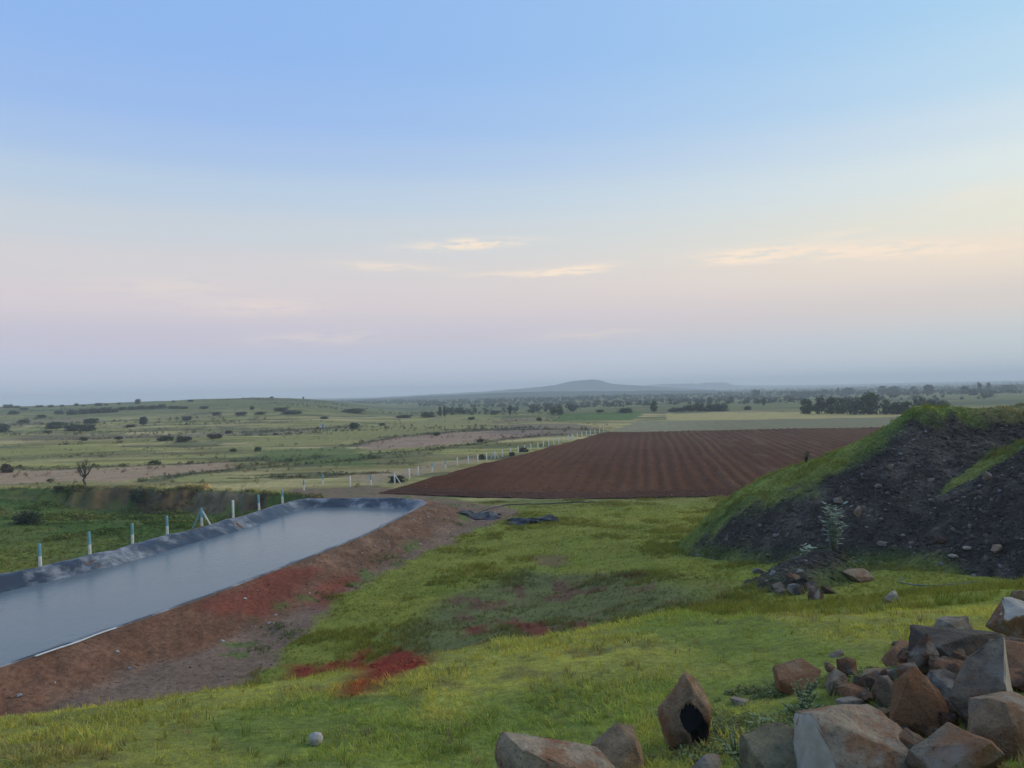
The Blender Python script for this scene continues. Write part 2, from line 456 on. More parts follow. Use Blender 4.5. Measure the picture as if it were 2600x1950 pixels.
def rock_material():
    """colour from the stone's own tint (object colour); alpha = how much rust stain it carries"""
    m, nt, b, out = new_mat('field_stone'); N = NT(nt)
    oi = N.n('ShaderNodeObjectInfo')
    co = N.n('ShaderNodeTexCoord').outputs['Object']
    ad = N.n('ShaderNodeVectorMath', operation='ADD')
    sc3 = N.n('ShaderNodeCombineXYZ')
    for i, k in enumerate((31.0, 17.0, 53.0)): N.l(N.math('MULTIPLY', oi.outputs['Random'], k), sc3.inputs[i])
    N.l(co, ad.inputs[0]); N.l(sc3.outputs[0], ad.inputs[1]); v = ad.outputs[0]
    n1 = N.noise(v, 2.2, 6, .65); n2 = N.noise(v, 5.0, 6, .7); n3 = N.noise(v, 34, 6, .7); n4 = N.noise(v, 1.5, 4, .6)
    c = N.mix(N.rng(n2, .3, .7, 0, 1), N.mix(1.0, oi.outputs['Color'], (.42, .42, .44), 'MULTIPLY'), N.mix(1.0, oi.outputs['Color'], (1.35, 1.30, 1.20), 'MULTIPLY'))
    # rust stain
    f = N.math('MULTIPLY', N.rng(N.math('ADD', n1, N.math('MULTIPLY', oi.outputs['Alpha'], .38)), .58, .68, 0, 1), .9, clamp=True)
    c = N.mix(f, c, N.mix(n2, (.22, .085, .035), (.34, .18, .085)))
    # pale weathered crust
    p = N.rng(n4, .56, .64, 0, .7)
    c = N.mix(p, c, (.33, .295, .235))
    # dark specks and lichen
    d = N.rng(n3, .55, .66, 0, .6)
    c = N.mix(d, c, (.045, .045, .045))
    N.l(c, b.inputs['Base Color'])
    b.inputs['Roughness'].default_value = .88; b.inputs['Specular IOR Level'].default_value = .25
    N.bump(N.math('ADD', n2, N.math('MULTIPLY', n3, .6)), 1.0, .06, b)
    return m
M_ROCK = rock_material()
M_ROCK_PALE = plain_mat('pale_broken_face', (.34, .30, .235), nscale=7, var=.22, bump=.6, bdist=.02)
M_ROCK_BLACK = plain_mat('black_patch_on_stone', (.008, .008, .009), nscale=9, bump=.6, bdist=.02)  # near-black colour for the dented patch on the egg shaped boulder's front
M_GRAVEL_STONE = plain_mat('dark_gravel_stone', (.062, .058, .060), nscale=5, var=.5, bump=.5, bdist=.02)

def tint_stone_material():
    m, nt, b, out = new_mat('clod_and_gravel'); N = NT(nt)
    c = N.n('ShaderNodeAttribute', attribute_name='tint', attribute_type='INSTANCER').outputs['Color']
    co = N.n('ShaderNodeTexCoord').outputs['Object']
    n1 = N.noise(co, 3, 4, .6)
    N.l(N.mix(n1, N.mix(1.0, c, (.7, .7, .7), 'MULTIPLY'), N.mix(1.0, c, (1.3, 1.3, 1.3), 'MULTIPLY')), b.inputs['Base Color'])
    b.inputs['Roughness'].default_value = .95
    return m
M_TINT_STONE = tint_stone_material()

# ------------------------------------------------------------------ colours of the ground
FENCE_A, FENCE_B = (-14.8, 84.0), (24.4, 202.0)
GEDGE_Y = [20, 26.3, 31.5, 39, 44.2, 53.8, 59.9, 67.4, 71.4]
GEDGE_X = [-9.6, -9.2, -9.2, -8.9, -7.4, -4.3, -2.0, .7, -.64]
RED = [[(-6.3, 28.5), (-5.9, 29.2), (-4.96, 26.2), (-4.47, 27.8), (-3.8, 27.3), (-2.6, 21), (-3.2, 17), (-4.6, 19), (-5.6, 23)],
       [(-1.70, 12.6), (-1.94, 11.0), (-2.2, 10.6), (-2.75, 12.0), (-3.1, 14), (-3.2, 17), (-1.9, 17)],
       [(-8.4, 28.2), (-7.5, 27.8), (-7.0, 24.5), (-7.9, 25)], [(-7.0, 27.45), (-6.2, 27.4), (-5.9, 25), (-6.7, 25.6)],
       [(-.7, 30.6), (.6, 29.9), (1.1, 25), (.7, 22), (.1, 25.7)], [(1.6, 27.8), (2.05, 26.6), (2.5, 23), (1.8, 24.5)],
       [(-1.6, 29.6), (-1.0, 30), (-.9, 28), (-1.6, 28)],
       [(.9, 46.8), (3.1, 46.2), (2.6, 42.8), (1.5, 43.4)]]
DARK1 = [(-5, 30.6), (-3.2, 38), (.1, 41.9), (6.2, 36.4), (7.2, 27.2), (2.3, 23), (.3, 18), (-2.5, 18), (-4.8, 27)]
BRIGHT = [[(-4.3, 45.5), (-1.5, 50.6), (.4, 46.8), (-1.6, 42), (-3.9, 42)], [(6.7, 68.3), (20.5, 66), (13.7, 54.8), (4.3, 59.5)], [(8.3, 39.5), (12, 40.5), (9.7, 33), (7.7, 34.5)],
          [(-8.6, 42), (-7.0, 44), (-4, 36), (-6, 33)]]
BANKRED = [[(-14.2, 34.2), (-13.6, 37.2), (-12.9, 40.2), (-11.3, 43), (-10.4, 41), (-11.4, 37.7), (-11.9, 34.4)], [(-9.8, 36.5), (-9.8, 40), (-8.6, 43.8), (-8.2, 41.4), (-8.5, 36.9)]]
TAN = [(-92, 127), (-69.3, 129.2), (-60, 130.4), (-52.4, 138.4), (-42.2, 117.6), (-49.5, 109.8), (-53, 103.7), (-75, 103.1)]
PINK = [(-37.4, 173.7), (-35, 189.3), (-30.5, 197.6), (-11.5, 218.9), (3.2, 231), (12.6, 211.7), (9.1, 185.3), (-9.2, 175.5), (-20.6, 159.7), (-28.4, 157.9)]
YEL = [(-69.9, 195.3), (-63, 247), (-41.2, 321), (-5.8, 355), (-1.9, 302.5), (-23, 224.3), (-36, 201), (-44.2, 179.6), (-58, 174.3)]
PINK2 = [(-23, 99.4), (-16.6, 107), (-8, 127.3), (-4.9, 130.7), (-5.2, 121.7), (-13, 100), (-16.5, 92.5)]
YEL2 = [(-125, 183), (-100.4, 193), (-90, 176.3), (-101, 172), (-115, 169)]
GREENF = [(11.8, 264.4), (41, 270.6), (63, 366), (21.5, 358)]
BROWN3 = [(-5.4, 250), (22.4, 248), (26.4, 219), (9, 183), (-7.5, 202)]
GREEN2 = [(-51.4, 167), (-37, 171), (-25, 142.5), (-23.7, 115), (-32.4, 121.5), (-44.5, 144.8)]
STUB = [(24.6, 201.5), (44, 271.8), (51.6, 262.5), (122.6, 247), (175, 236), (175, 170), (95.8, 188.5)]
YELF = [(52.3, 263.0), (69.5, 352), (123, 319), (152, 285), (122.6, 248)]
LINES = [([(-47.8, 102.6), (-46.4, 110.5), (-44, 116), (-40.5, 127.6), (-39, 141), (-33.8, 143)], 1.6),
         ([(-26, 148.3), (-15.8, 151.8), (-6.5, 175), (2.5, 184), (11.5, 192.6)], 2.2), ([(-83.7, 252), (-66, 258.4), (-56.6, 276.6)], 4),
         ([(-37.4, 104), (-28, 101.7), (-21, 102.9), (-16.3, 104.8)], .9), ([(-3.7, 223.5), (13, 217), (23.3, 211)], 1.8),
         ([(-37, 172), (-31, 197), (-11, 219), (3, 231)], 2.0), ([(-90, 131), (-60, 133), (-45, 140)], 1.5),
         ([(-38.6, 120), (-30, 128), (-24, 141)], 1.2)]
def inside(x, y, P, warp=1.0, edge=.6, seed=0):
    wx = (fbm(x / (warp * 3), y / (warp * 3), 3, 100 + seed) - .5) * warp * 2
    wy = (fbm(x / (warp * 3), y / (warp * 3), 3, 200 + seed) - .5) * warp * 2
    m = np.zeros(x.shape)
    P = np.array(P); pad = warp * 2 + edge
    k = (x > P[:, 0].min() - pad) & (x < P[:, 0].max() + pad) & (y > P[:, 1].min() - pad) & (y < P[:, 1].max() + pad)
    if k.any():
        s = poly_sdf(x[k] + wx[k], y[k] + wy[k], P)
        m[k] = 1 - sstep(-edge, edge, s)
    return m
def field_side(x, y):          # >0 : right of the fence line, on the side of the ploughed field
    return x - np.interp(y, [FENCE_A[1], FENCE_B[1], 300], [FENCE_A[0], FENCE_B[0], 57])

def ground_paint(x, y):
    """albedo of the ground (n,3), weight of growing grass (n,), class (0 ground, 1 earth bank, 2 stubble, 3 yellow field, 4 bare field, 5 crop field)"""
    x = np.asarray(x, float); y = np.asarray(y, float); n = len(x)
    cls = np.zeros(n, int)
    def mixc(c, col, w): return c + (np.array(col)[None, :] - c) * np.clip(w, 0, 1)[:, None]
    a = fbm(x / 1.7, y / 1.7, 4, 301); b2 = fbm(x / 7, y / 7, 3, 302); c3 = fbm(x / .5, y / .5, 3, 303)
    col = mixc(np.tile(np.array([[.188, .186, .054]]), (n, 1)), (.262, .245, .060), sstep(.38, .72, .6 * a + .4 * b2))
    col = mixc(col, (.105, .090, .052), sstep(.55, .70, a * .45 + c3 * .55) * .6)
    col = mixc(col, (.100, .150, .038), sstep(.55, .7, fbm(x / 3.1 + 9, y / 3.1, 3, 304)) * .6)
    grass = np.ones(n)
    mid = sstep(14, 18, y)
    col = mixc(col, (.185, .215, .030), mid * .65)
    for i, P in enumerate(BRIGHT):
        col = mixc(col, (.230, .235, .040), inside(x, y, P, 2.0, 1.8, i) * .75 * sstep(.32, .6, fbm(x / 1.3, y / 1.3, 3, 330)))
    dk = inside(x, y, DARK1, 1.6, 1.4, 7)
    col = mixc(col, (.112, .125, .060), dk * .75)
    col = mixc(col, (.13, .075, .050), dk * sstep(.54, .70, fbm(x / 1.1, y / 2.0, 4, 305)) * .9)
    grass = grass * (1 - dk * .5 * sstep(.42, .62, fbm(x / 1.1, y / 2.0, 4, 305)))
    for i, P in enumerate(RED):
        m = inside(x, y, P, .6, .35, 20 + i) * (.9 + .1 * sstep(.35, .55, fbm(x / .35, y / .5, 3, 340)))
        col = mixc(col, ((.215, .036, .022) if i < 4 else (.150, .046, .032) if i < 7 else (.140, .085, .058)), m * (1 if i < 7 else .7)); grass = grass * (1 - m)
    # soil round the pond
    s = pond_s(x, y)
    left = (x < -20.3 + .248 * (y - 40)) & (y < 68.5)
    ge = np.interp(y, GEDGE_Y, GEDGE_X) + (fbm(x / 1.3, y / 1.3, 3, 306) - .5) * 2.0
    soilR = (1 - sstep(-.45, .45, x - ge)) * sstep(17, 21, y) * (1 - sstep(71.5, 73.5, y)) * (s < 30) * (~left)
    soilR = np.maximum(soilR, (1 - sstep(2.2, 3.4, s)) * (~left) * (y > 21))
    soilL = (1 - sstep(1.15, 1.9, s + (fbm(x / 1.1, y / 1.1, 3, 307) - .5) * .8)) * left
    soil = np.where(left, soilL, soilR)
    far_br = inside(x, y, [(-14, 68), (-8, 64), (-2, 62), (-1, 71), (-6, 78), (-10, 85), (-16, 91), (-27, 91), (-24, 76), (-19, 70)], 1.2, .8, 55)
    soil = np.maximum(soil, far_br * .9)
    sn = fbm(x / 2.2, y / 2.2, 4, 308); sf = fbm(x / .45, y / .45, 3, 309)
    scol = mixc(np.tile(np.array([[.188, .108, .070]]), (n, 1)), (.238, .146, .096), sstep(.4, .65, sn))
    scol = mixc(scol, (.135, .072, .046), sstep(.48, .66, sf) * .85)
    scol = mixc(scol, (.150, .095, .064), sstep(.46, .62, fbm(x / 1.1 + 3, y / 2.4, 4, 341)) * .7)
    scol = mixc(scol, (.190, .090, .055), sstep(48, 36, y) * .55)
    scol = mixc(scol, (.200, .140, .105), sstep(2.6, 3.8, s + (sn - .5) * 2) * .9 * (~left))          # trodden path at the foot
    for i, P in enumerate(BANKRED): scol = mixc(scol, (.205, .062, .042), inside(x, y, P, .9, .5, 30 + i) * .85)
    scol = mixc(scol, (.10, .15, .04), sstep(.66, .72, fbm(x / 1.4, y / 1.4, 3, 310)) * sstep(2.0, 3.2, s) * (y > 30) * .8)
    col = col * (1 - soil)[:, None] + scol * soil[:, None]
    grass = grass * (1 - soil)
    cls[(soil > .5) & (s < 9)] = 1
    # the plain
    pl = sstep(66, 80, y) * np.where(x < -16, sstep(-2.5, -.5, -gully_q(x, y)), 1.0) * (1 - far_br) * (1 - soilR * (s < 3.2))
    e = fbm(x / 55 + .3, y / 20, 4, 311); e2 = fbm(x / 14, y / 8, 4, 312); e3 = fbm(x / 110, y / 60, 3, 313)
    pc = mixc(np.tile(np.array([[.225, .215, .082]]), (n, 1)), (.370, .305, .140), sstep(.40, .62, .6 * e + .4 * e2))
    pc = mixc(pc, (.275, .255, .085), sstep(.56, .66, fbm(x / 40, y / 11, 4, 314)))
    pc = mixc(pc, (.100, .110, .052), sstep(.54, .66, fbm(x / 26 + 5, y / 8, 4, 315)) * .85)
    pc = mixc(pc, (.190, .150, .110), sstep(.60, .70, e3) * .6)
    st = fbm(x / 24 + 2, y / 4.5, 4, 331); pc = pc * (.72 + .56 * sstep(.3, .7, st))[:, None]
    fs = field_side(x, y)
    green = sstep(330, 420, y + x * .15) * .8
    pc = mixc(pc, (.125, .145, .058), green)
    pc = mixc(pc, (.165, .185, .080), green * sstep(.52, .6, fbm(x / 160, y / 60, 3, 316)))
    pc = mixc(pc, (.075, .100, .05), green * sstep(.56, .64, fbm(x / 90 + 4, y / 35, 3, 317)))
    for P, c, w, cl in ((GREEN2, (.105, .150, .045), 6, 0), (YEL, (.265, .250, .095), 6, 0), (YEL2, (.28, .27, .09), 4, 0), (TAN, (.370, .255, .170), 3.5, 4),
                        (PINK, (.330, .225, .165), 3.5, 4), (PINK2, (.330, .245, .165), 1.6, 0), (BROWN3, (.210, .165, .125), 4, 0), (GREENF, (.085, .150, .038), 2.0, 5)):
        m = inside(x, y, P, w, 1.2, 60 + w)
        pc = mixc(pc, c, m * (.92 if cl else .8))
        if cl: cls[m > .5] = cl
    m = inside(x, y, STUB, .4, .4, 70); rows = .5 + .5 * np.sin((x - .173 * y) * 2 * math.pi / 3.0)
    pc = mixc(pc, (.215, .200, .118), m); pc = mixc(pc, (.155, .155, .085), m * rows * .35)
    pc = mixc(pc, (.270, .250, .145), m * sstep(40, 0, fs) * .7)
    cls[m > .5] = 2
    m = inside(x, y, YELF, .5, .4, 71); pc = mixc(pc, (.400, .335, .140), m); cls[m > .5] = 3
    for i, (L, w) in enumerate(LINES):
        dd = line_dist(x + (fbm(x / 5, y / 5, 3, 400 + i) - .5) * 6, y + (fbm(x / 5, y / 5, 3, 420 + i) - .5) * 5, L)
        pc = mixc(pc, (.075, .080, .040), (1 - sstep(w * .5, w * 1.6, dd)) * .8)
    col = col * (1 - pl)[:, None] + pc * pl[:, None]
    # strip of grass between ploughed field and near ground, bare soil fringe along the fence
    # weeds in the gully, and its cut bank
    q = gully_q(x, y)
    gz = sstep(-16, -24, x) * sstep(-1.0, .2, q) * (1 - sstep(30, 44, q)) * (s > .7)
    wn = fbm(x / 4, y / 4, 4, 318)
    wc = mixc(np.tile(np.array([[.070, .120, .026]]), (n, 1)), (.120, .150, .036), sstep(.42, .65, wn))
    wc = mixc(wc, (.105, .085, .050), sstep(.62, .75, fbm(x / 6, y / 3, 4, 319)) * .7)
    col = col * (1 - gz)[:, None] + wc * gz[:, None]
    cut = sstep(-.2, .4, q) * (1 - sstep(2.6, 4.6, q + (wn - .5) * 3)) * sstep(-22, -26, x) * .8 * sstep(-70, -44, x + (wn - .5) * 34) * (1 - .95 * sstep(.50, .62, fbm(x / 7, y / 5, 3, 322)))
    cutc = mixc(np.tile(np.array([[.150, .085, .060]]), (n, 1)), (.21, .155, .115), sstep(.45, .70, fbm(x / 2.6, y / 3, 4, 320)))
    cutc = mixc(cutc, (.075, .05, .045), sstep(.5, .62, fbm(x / 3.5 + 3, y / 3, 3, 321)) * .8)
    col = col * (1 - cut)[:, None] + cutc * cut[:, None]
    grass = grass * (1 - cut)
    nearw = (1 - sstep(14, 20, y))[:, None] * grass[:, None]
    col = col * (1 + nearw * np.array([[.13, .20, .05]])) * np.array([[1.04, 1.0, .90]])
    return np.clip(col, .004, .9), grass, cls

# ------------------------------------------------------------------ spoil heaps on the right
def seg_dist(x, y, a, b):
    return line_dist(x, y, [a, b])
def mound_raw(x, y):
    def heap(a, b, top, slope, flat, soft):
        d = np.maximum(seg_dist(x, y, a, b) - flat, 0)
        return top - slope * (np.sqrt(d * d + soft * soft) - soft)
    dA = np.maximum(seg_dist(x, np.where(y < 41, 41 + (y - 41) * 1.05, y), (21.7, 41.0), (33.0, 43.0)) - .5, 0)
    A = 9.15 - (.43 * (np.sqrt(dA * dA + .25) - .5) + 0.9 * (1 - np.exp(-dA / 1.6)) + .09 * np.maximum(dA - 8.0, 0) ** 2)
    B = heap((29.2, 32.0), (37, 32), 10.6, .60, 1.2, .8)
    C = heap((10.0, 27.8), (12.6, 31.8), 3.75, .62, .1, .4)
    k = .35
    z = np.log(np.exp(A / k) + np.exp(B / k) + np.exp(C / k)) * k
    z = z + (fbm(x / 2.8, y / 2.8, 4, 501) - .5) * .45 + (fbm(x / .7, y / .7, 3, 503) - .5) * .30 - np.abs(fbm((x - y * .2) / 1.1, (y + x * .2) / 4.5, 3, 505) - .5) * .3 + .05
    return z, A, B
def mound_z(x, y):
    x = np.asarray(x, float); y = np.asarray(y, float)
    return mound_raw(x, y)[0]
def surf(x, y):
    """ground or heap, whichever is on top"""
    x = np.asarray(x, float); y = np.asarray(y, float)
    g = height(x, y)
    m = (x > 4) & (x < 50) & (y > 18) & (y < 62)
    if m.any(): g[m] = np.maximum(g[m], mound_z(x[m], y[m]))
    return g
def s1(x, y): return float(surf(np.array([x]), np.array([y]))[0])
def mound_paint(x, y):
    n = len(x)
    z, A, B = mound_raw(x, y)
    def mixc(c, col, w): return c + (np.array(col)[None, :] - c) * np.clip(w, 0, 1)[:, None]
    nn = fbm(x / 1.2, y / 1.2, 4, 510); n2 = fbm(x / 3.5, y / 3.5, 3, 511); n3 = fbm(x / .35, y / .35, 3, 512)
    col = mixc(np.tile(np.array([[.060, .049, .040]]), (n, 1)), (.100, .082, .064), sstep(.45, .7, nn))
    col = mixc(col, (.040, .033, .028), sstep(.5, .7, n3) * .7)
    col = mixc(col, (.16, .125, .095), sstep(.66, .76, n2 * .5 + n3 * .5) * .7)
    dx, dy = x - 21.7, y - 41.0
    ang = dy / np.maximum(np.abs(dx), .6)
    left = (dx < 1.0) * sstep(-.70, -.25, ang - .06 * np.maximum(np.hypot(dx, dy) - 4.5, 0) + (nn - .5) * .7 + np.maximum(0, 1.5 - np.hypot(dx, dy)) * .4)
    left = np.maximum(left, (dy > .5) * 1.0 * (A > B))
    crest = (1 - sstep(.5, 1.7, seg_dist(x, y, (21.7, 41), (33, 43)) + (nn - .5) * 2.5))
    valley = (1 - sstep(.10, .50, np.abs(A - B) + (nn - .5) * 1.1)) * sstep(6.8, 7.6, z) * .75 * (B > A - .6)
    toe = sstep(.75, .2, z - height(x, y)) * sstep(.35, .6, n2)
    backB = (y > 34) * (B > A)
    g = np.clip(np.maximum.reduce([left, crest, valley * .9, toe * .7, backB * .8]), 0, 1)
    inner = fbm(x / 1.8, y / 1.8, 3, 515)
    gc = mixc(np.tile(np.array([[.110, .148, .036]]), (n, 1)), (.195, .220, .048), sstep(.4, .65, inner))
    gc = mixc(gc, (.23, .20, .095), crest * sstep(22.5, 26.5, x) * .75)
    edge = sstep(-.05, .35, ang) * (dx < 0)
    gc = mixc(gc, (.200, .240, .045), np.clip(edge + crest * .6 * (x < 24), 0, 1) * .6)
    col = col * (1 - g)[:, None] + gc * g[:, None]
    return np.clip(col, .004, .9), g
# ------------------------------------------------------------------ ground sheet (polar grid round the viewpoint, out to the horizon)
FRONT_X = [-60, -14.8, -4, 7.3, 22.3, 50, 90]
FRONT_Y = [106, 84, 78.4, 74.7, 73.9, 73.0, 72.4]
FIELD_POLY = [(-14.8, 84), (-4, 78.4), (7.3, 74.7), (22.3, 73.9), (50, 73), (87.5, 72.4), (109, 186), (95.8, 188.8), (24.4, 201.5)]
def build_ground():
    th = np.radians(np.concatenate([np.arange(-180, -42, 4.0), np.arange(-42, 42, .115), np.arange(42, 180.1, 4.0)]))
    r = np.concatenate([[.6, 1.4, 2.2], np.geomspace(3, 5000, 600), np.arange(80, 128, .45)]); r = np.unique(r.round(3))
    T, R = np.meshgrid(th, r)
    X, Y = (np.sin(T) * R).ravel(), (np.cos(T) * R).ravel()
    Z = height(X, Y)
    m = (X > -20) & (X < 115) & (Y > 70) & (Y < 206)
    s = np.full(X.shape, 9.0); s[m] = poly_sdf(X[m], Y[m], FIELD_POLY)
    Z = Z - .45 * sstep(-.3, -1.2, s)
    colr, grass, cls = ground_paint(X, Y)
    nr, nt_ = T.shape
    i = np.arange(nr - 1)[:, None] * nt_ + np.arange(nt_ - 1)[None, :]
    F = np.stack([i, i + 1, i + nt_ + 1, i + nt_], -1).reshape(-1, 4)[:, ::-1]
    V = np.stack([X, Y, Z], -1)
    fc = cls[F].max(1)
    names = {0: ('ground', M_GROUND, 'grass and dry pasture spreading to the horizon'), 1: ('earth_bank', M_SOIL, 'reddish brown earth bank and path round the pond'),
             2: ('stubble_field', M_FIELD, 'grey green field beyond the ploughed field'), 3: ('yellow_field', M_FIELD, 'pale yellow field in front of the dark tree belt'),
             4: ('bare_field', M_FIELD, 'bare pinkish tan fields on the plain'), 5: ('crop_field', M_FIELD, 'bright green crop field beyond the fence')}
    for k, (nm, mat, lab) in names.items():
        f = F[fc == k]
        if not len(f): continue
        used, inv = np.unique(f, return_inverse=True)
        me = mesh_from(nm, V[used], inv.reshape(-1, 4), [mat], True, colr[used])
        tag(obj(nm, me), lab, None, None, 'structure')
build_ground()

def build_ploughed():
    Xc = np.arange(-29.3, 75, .22)
    v = np.concatenate([np.linspace(0, 1, 30) * .055, .055 + (1 - .055) * np.linspace(0, 1, 100)[1:]])
    yf = np.full(Xc.shape, 80.0)
    for _ in range(30): yf = np.interp(Xc + .173 * yf, FRONT_X, FRONT_Y)
    yb = (201.5 - .1765 * (Xc - 24.4)) / (1 + .1765 * .173)
    yb = np.minimum(yb, (Xc + 43.02) / .163)
    yb = np.maximum(yb, yf + .5)
    Yg = yf[None, :] + (yb - yf)[None, :] * v[:, None]
    Xg = Xc[None, :] + .173 * Yg
    x, y = Xg.ravel(), Yg.ravel(); Xr = np.tile(Xc, len(v)); dep = (Yg - yf[None, :]).ravel()
    wob = (fbm(Xr / 3, y / 30, 3, 601) - .5) * 1.3 + (fbm(Xr / 1.2, y / 6, 2, 611) - .5) * .5
    ph = (Xr + wob) / 1.75
    each = vnoise(np.floor(ph - .25) * 1.0 + .5, np.floor(ph - .25) * .37, 607)
    ridge = .5 + .5 * np.sin(ph * 2 * math.pi)
    head = 1 - sstep(4.5, 6.5, dep)
    hr = .5 + .5 * np.sin((dep + (fbm(x / 6, y / 6, 2, 602) - .5) * .8) * 2 * math.pi / 1.7)
    rel = ridge * (1 - head) + hr * head
    str_ = .55 + .45 * sstep(.35, .6, fbm(Xr / 5, y / 60, 3, 603))
    z = height(x, y) + .02 + rel * .20 * (.35 + .9 * each) * str_ + (fbm(x / .9, y / .9, 3, 604) - .5) * .16
    n = len(x)
    def mixc(c, col, w): return c + (np.array(col)[None, :] - c) * np.clip(w, 0, 1)[:, None]
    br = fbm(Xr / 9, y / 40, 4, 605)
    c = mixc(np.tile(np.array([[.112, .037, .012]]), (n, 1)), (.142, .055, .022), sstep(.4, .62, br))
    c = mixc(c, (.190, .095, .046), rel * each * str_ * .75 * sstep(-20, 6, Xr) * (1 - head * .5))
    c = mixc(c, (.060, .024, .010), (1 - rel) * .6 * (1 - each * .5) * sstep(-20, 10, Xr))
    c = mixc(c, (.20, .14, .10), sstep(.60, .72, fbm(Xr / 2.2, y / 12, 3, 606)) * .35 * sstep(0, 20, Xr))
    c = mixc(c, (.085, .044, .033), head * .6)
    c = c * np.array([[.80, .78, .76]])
    nr, nc = Yg.shape
    i = np.arange(nr - 1)[:, None] * nc + np.arange(nc - 1)[None, :]
    F = np.stack([i, i + 1, i + nc + 1, i + nc], -1).reshape(-1, 4)
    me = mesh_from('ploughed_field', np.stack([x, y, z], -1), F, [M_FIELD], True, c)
    tag(obj('ploughed_field', me), 'dark reddish brown ploughed field with furrows running away', None, None, 'structure')
build_ploughed()

# ------------------------------------------------------------------ far hills
def build_hill(name, label, cy, depth, prof, col, seed):
    xs = np.linspace(prof[0][0], prof[-1][0], 260); ys = np.linspace(-depth, depth, 36)
    pz = Pchip([p[0] for p in prof], [p[1] for p in prof])(xs)
    Xg, Yg = np.meshgrid(xs, ys)
    fall = np.exp(-(Yg / (depth * .42)) ** 2)
    Z = -9 + (pz[None, :] + 9) * fall + (fbm(Xg / 60, Yg / 60, 4, seed) - .5) * 5.0
    n = Z.size
    c = np.tile(np.array([col]), (n, 1)) * (.75 + .5 * fbm(Xg.ravel() / 90, Yg.ravel() / 50, 4, seed + 3))[:, None]
    i = np.arange(35)[:, None] * 260 + np.arange(259)[None, :]
    F = np.stack([i, i + 1, i + 261, i + 260], -1).reshape(-1, 4)
    me = mesh_from(name, np.stack([Xg.ravel(), Yg.ravel() + cy, Z.ravel()], -1), F, [M_HILL], True, c)
    tag(obj(name, me), label, None, None, 'structure')
def hp(px, py, d): return ((px - 1300) / 1964 * d, 10.5 + (1031.7 - .02438 * px - py) / 1964 * d)
build_hill('flat_topped_hill', 'long blue flat-topped hill in the middle of the horizon', 3000, 600,
           [hp(x, y, 3000) for x, y in ((820, 1014), (930, 1011), (1060, 1003), (1200, 996), (1300, 988), (1403, 978), (1432, 972), (1465, 967), (1503, 963), (1517, 964.5), (1550, 974), (1623, 979), (1700, 984), (1800, 990))],
           (.055, .075, .055), 801)
build_hill('distant_hill', 'paler low flat hills right of the long blue hill', 4300, 420,
           [hp(x, y, 4300) for x, y in ((1500, 992), (1600, 984), (1630, 980), (1650, 977), (1755, 973), (1766, 976), (1782, 973), (1838, 970.5), (1858, 977), (1950, 979), (2150, 976), (2300, 972), (2450, 969), (2600, 966), (2800, 963), (3000, 966))],
           (.06, .08, .06), 802)
build_hill('wooded_rise', 'blue green wooded rise below the long hill', 1700, 420,
           [hp(x, y, 1700) for x, y in ((760, 1022), (860, 1015), (1000, 1010), (1150, 1003), (1300, 997), (1500, 994), (1700, 992), (1900, 993), (2100, 994), (2250, 992), (2400, 990))],
           (.055, .08, .05), 803)

# ------------------------------------------------------------------ pond water and liner
def resample(P, step, closed=True):
    P = np.array(P, float)
    for _ in range(2):                                          # soften the corners
        Q = np.roll(P, -1, 0)
        P = np.stack([P * .82 + Q * .18, P * .18 + Q * .82], 1).reshape(-1, 2)
    L = np.concatenate([P, P[:1]])
    seg = np.hypot(*np.diff(L, axis=0).T); t = np.concatenate([[0], np.cumsum(seg)])
    n = int(t[-1] / step); q = np.linspace(0, t[-1], n, endpoint=False)
    return np.stack([np.interp(q, t, L[:, 0]), np.interp(q, t, L[:, 1])], -1)
RIMC = resample(RIM, .3)
RT = np.roll(RIMC, -2, 0) - np.roll(RIMC, 2, 0); RT /= np.hypot(RT[:, 0], RT[:, 1])[:, None]
RN = np.stack([RT[:, 1], -RT[:, 0]], -1)                        # outward for a counter-clockwise outline
if poly_sdf(np.array([RIMC[0, 0] + RN[0, 0] * .2]), np.array([RIMC[0, 1] + RN[0, 1] * .2]), RIM)[0] < 0: RN = -RN
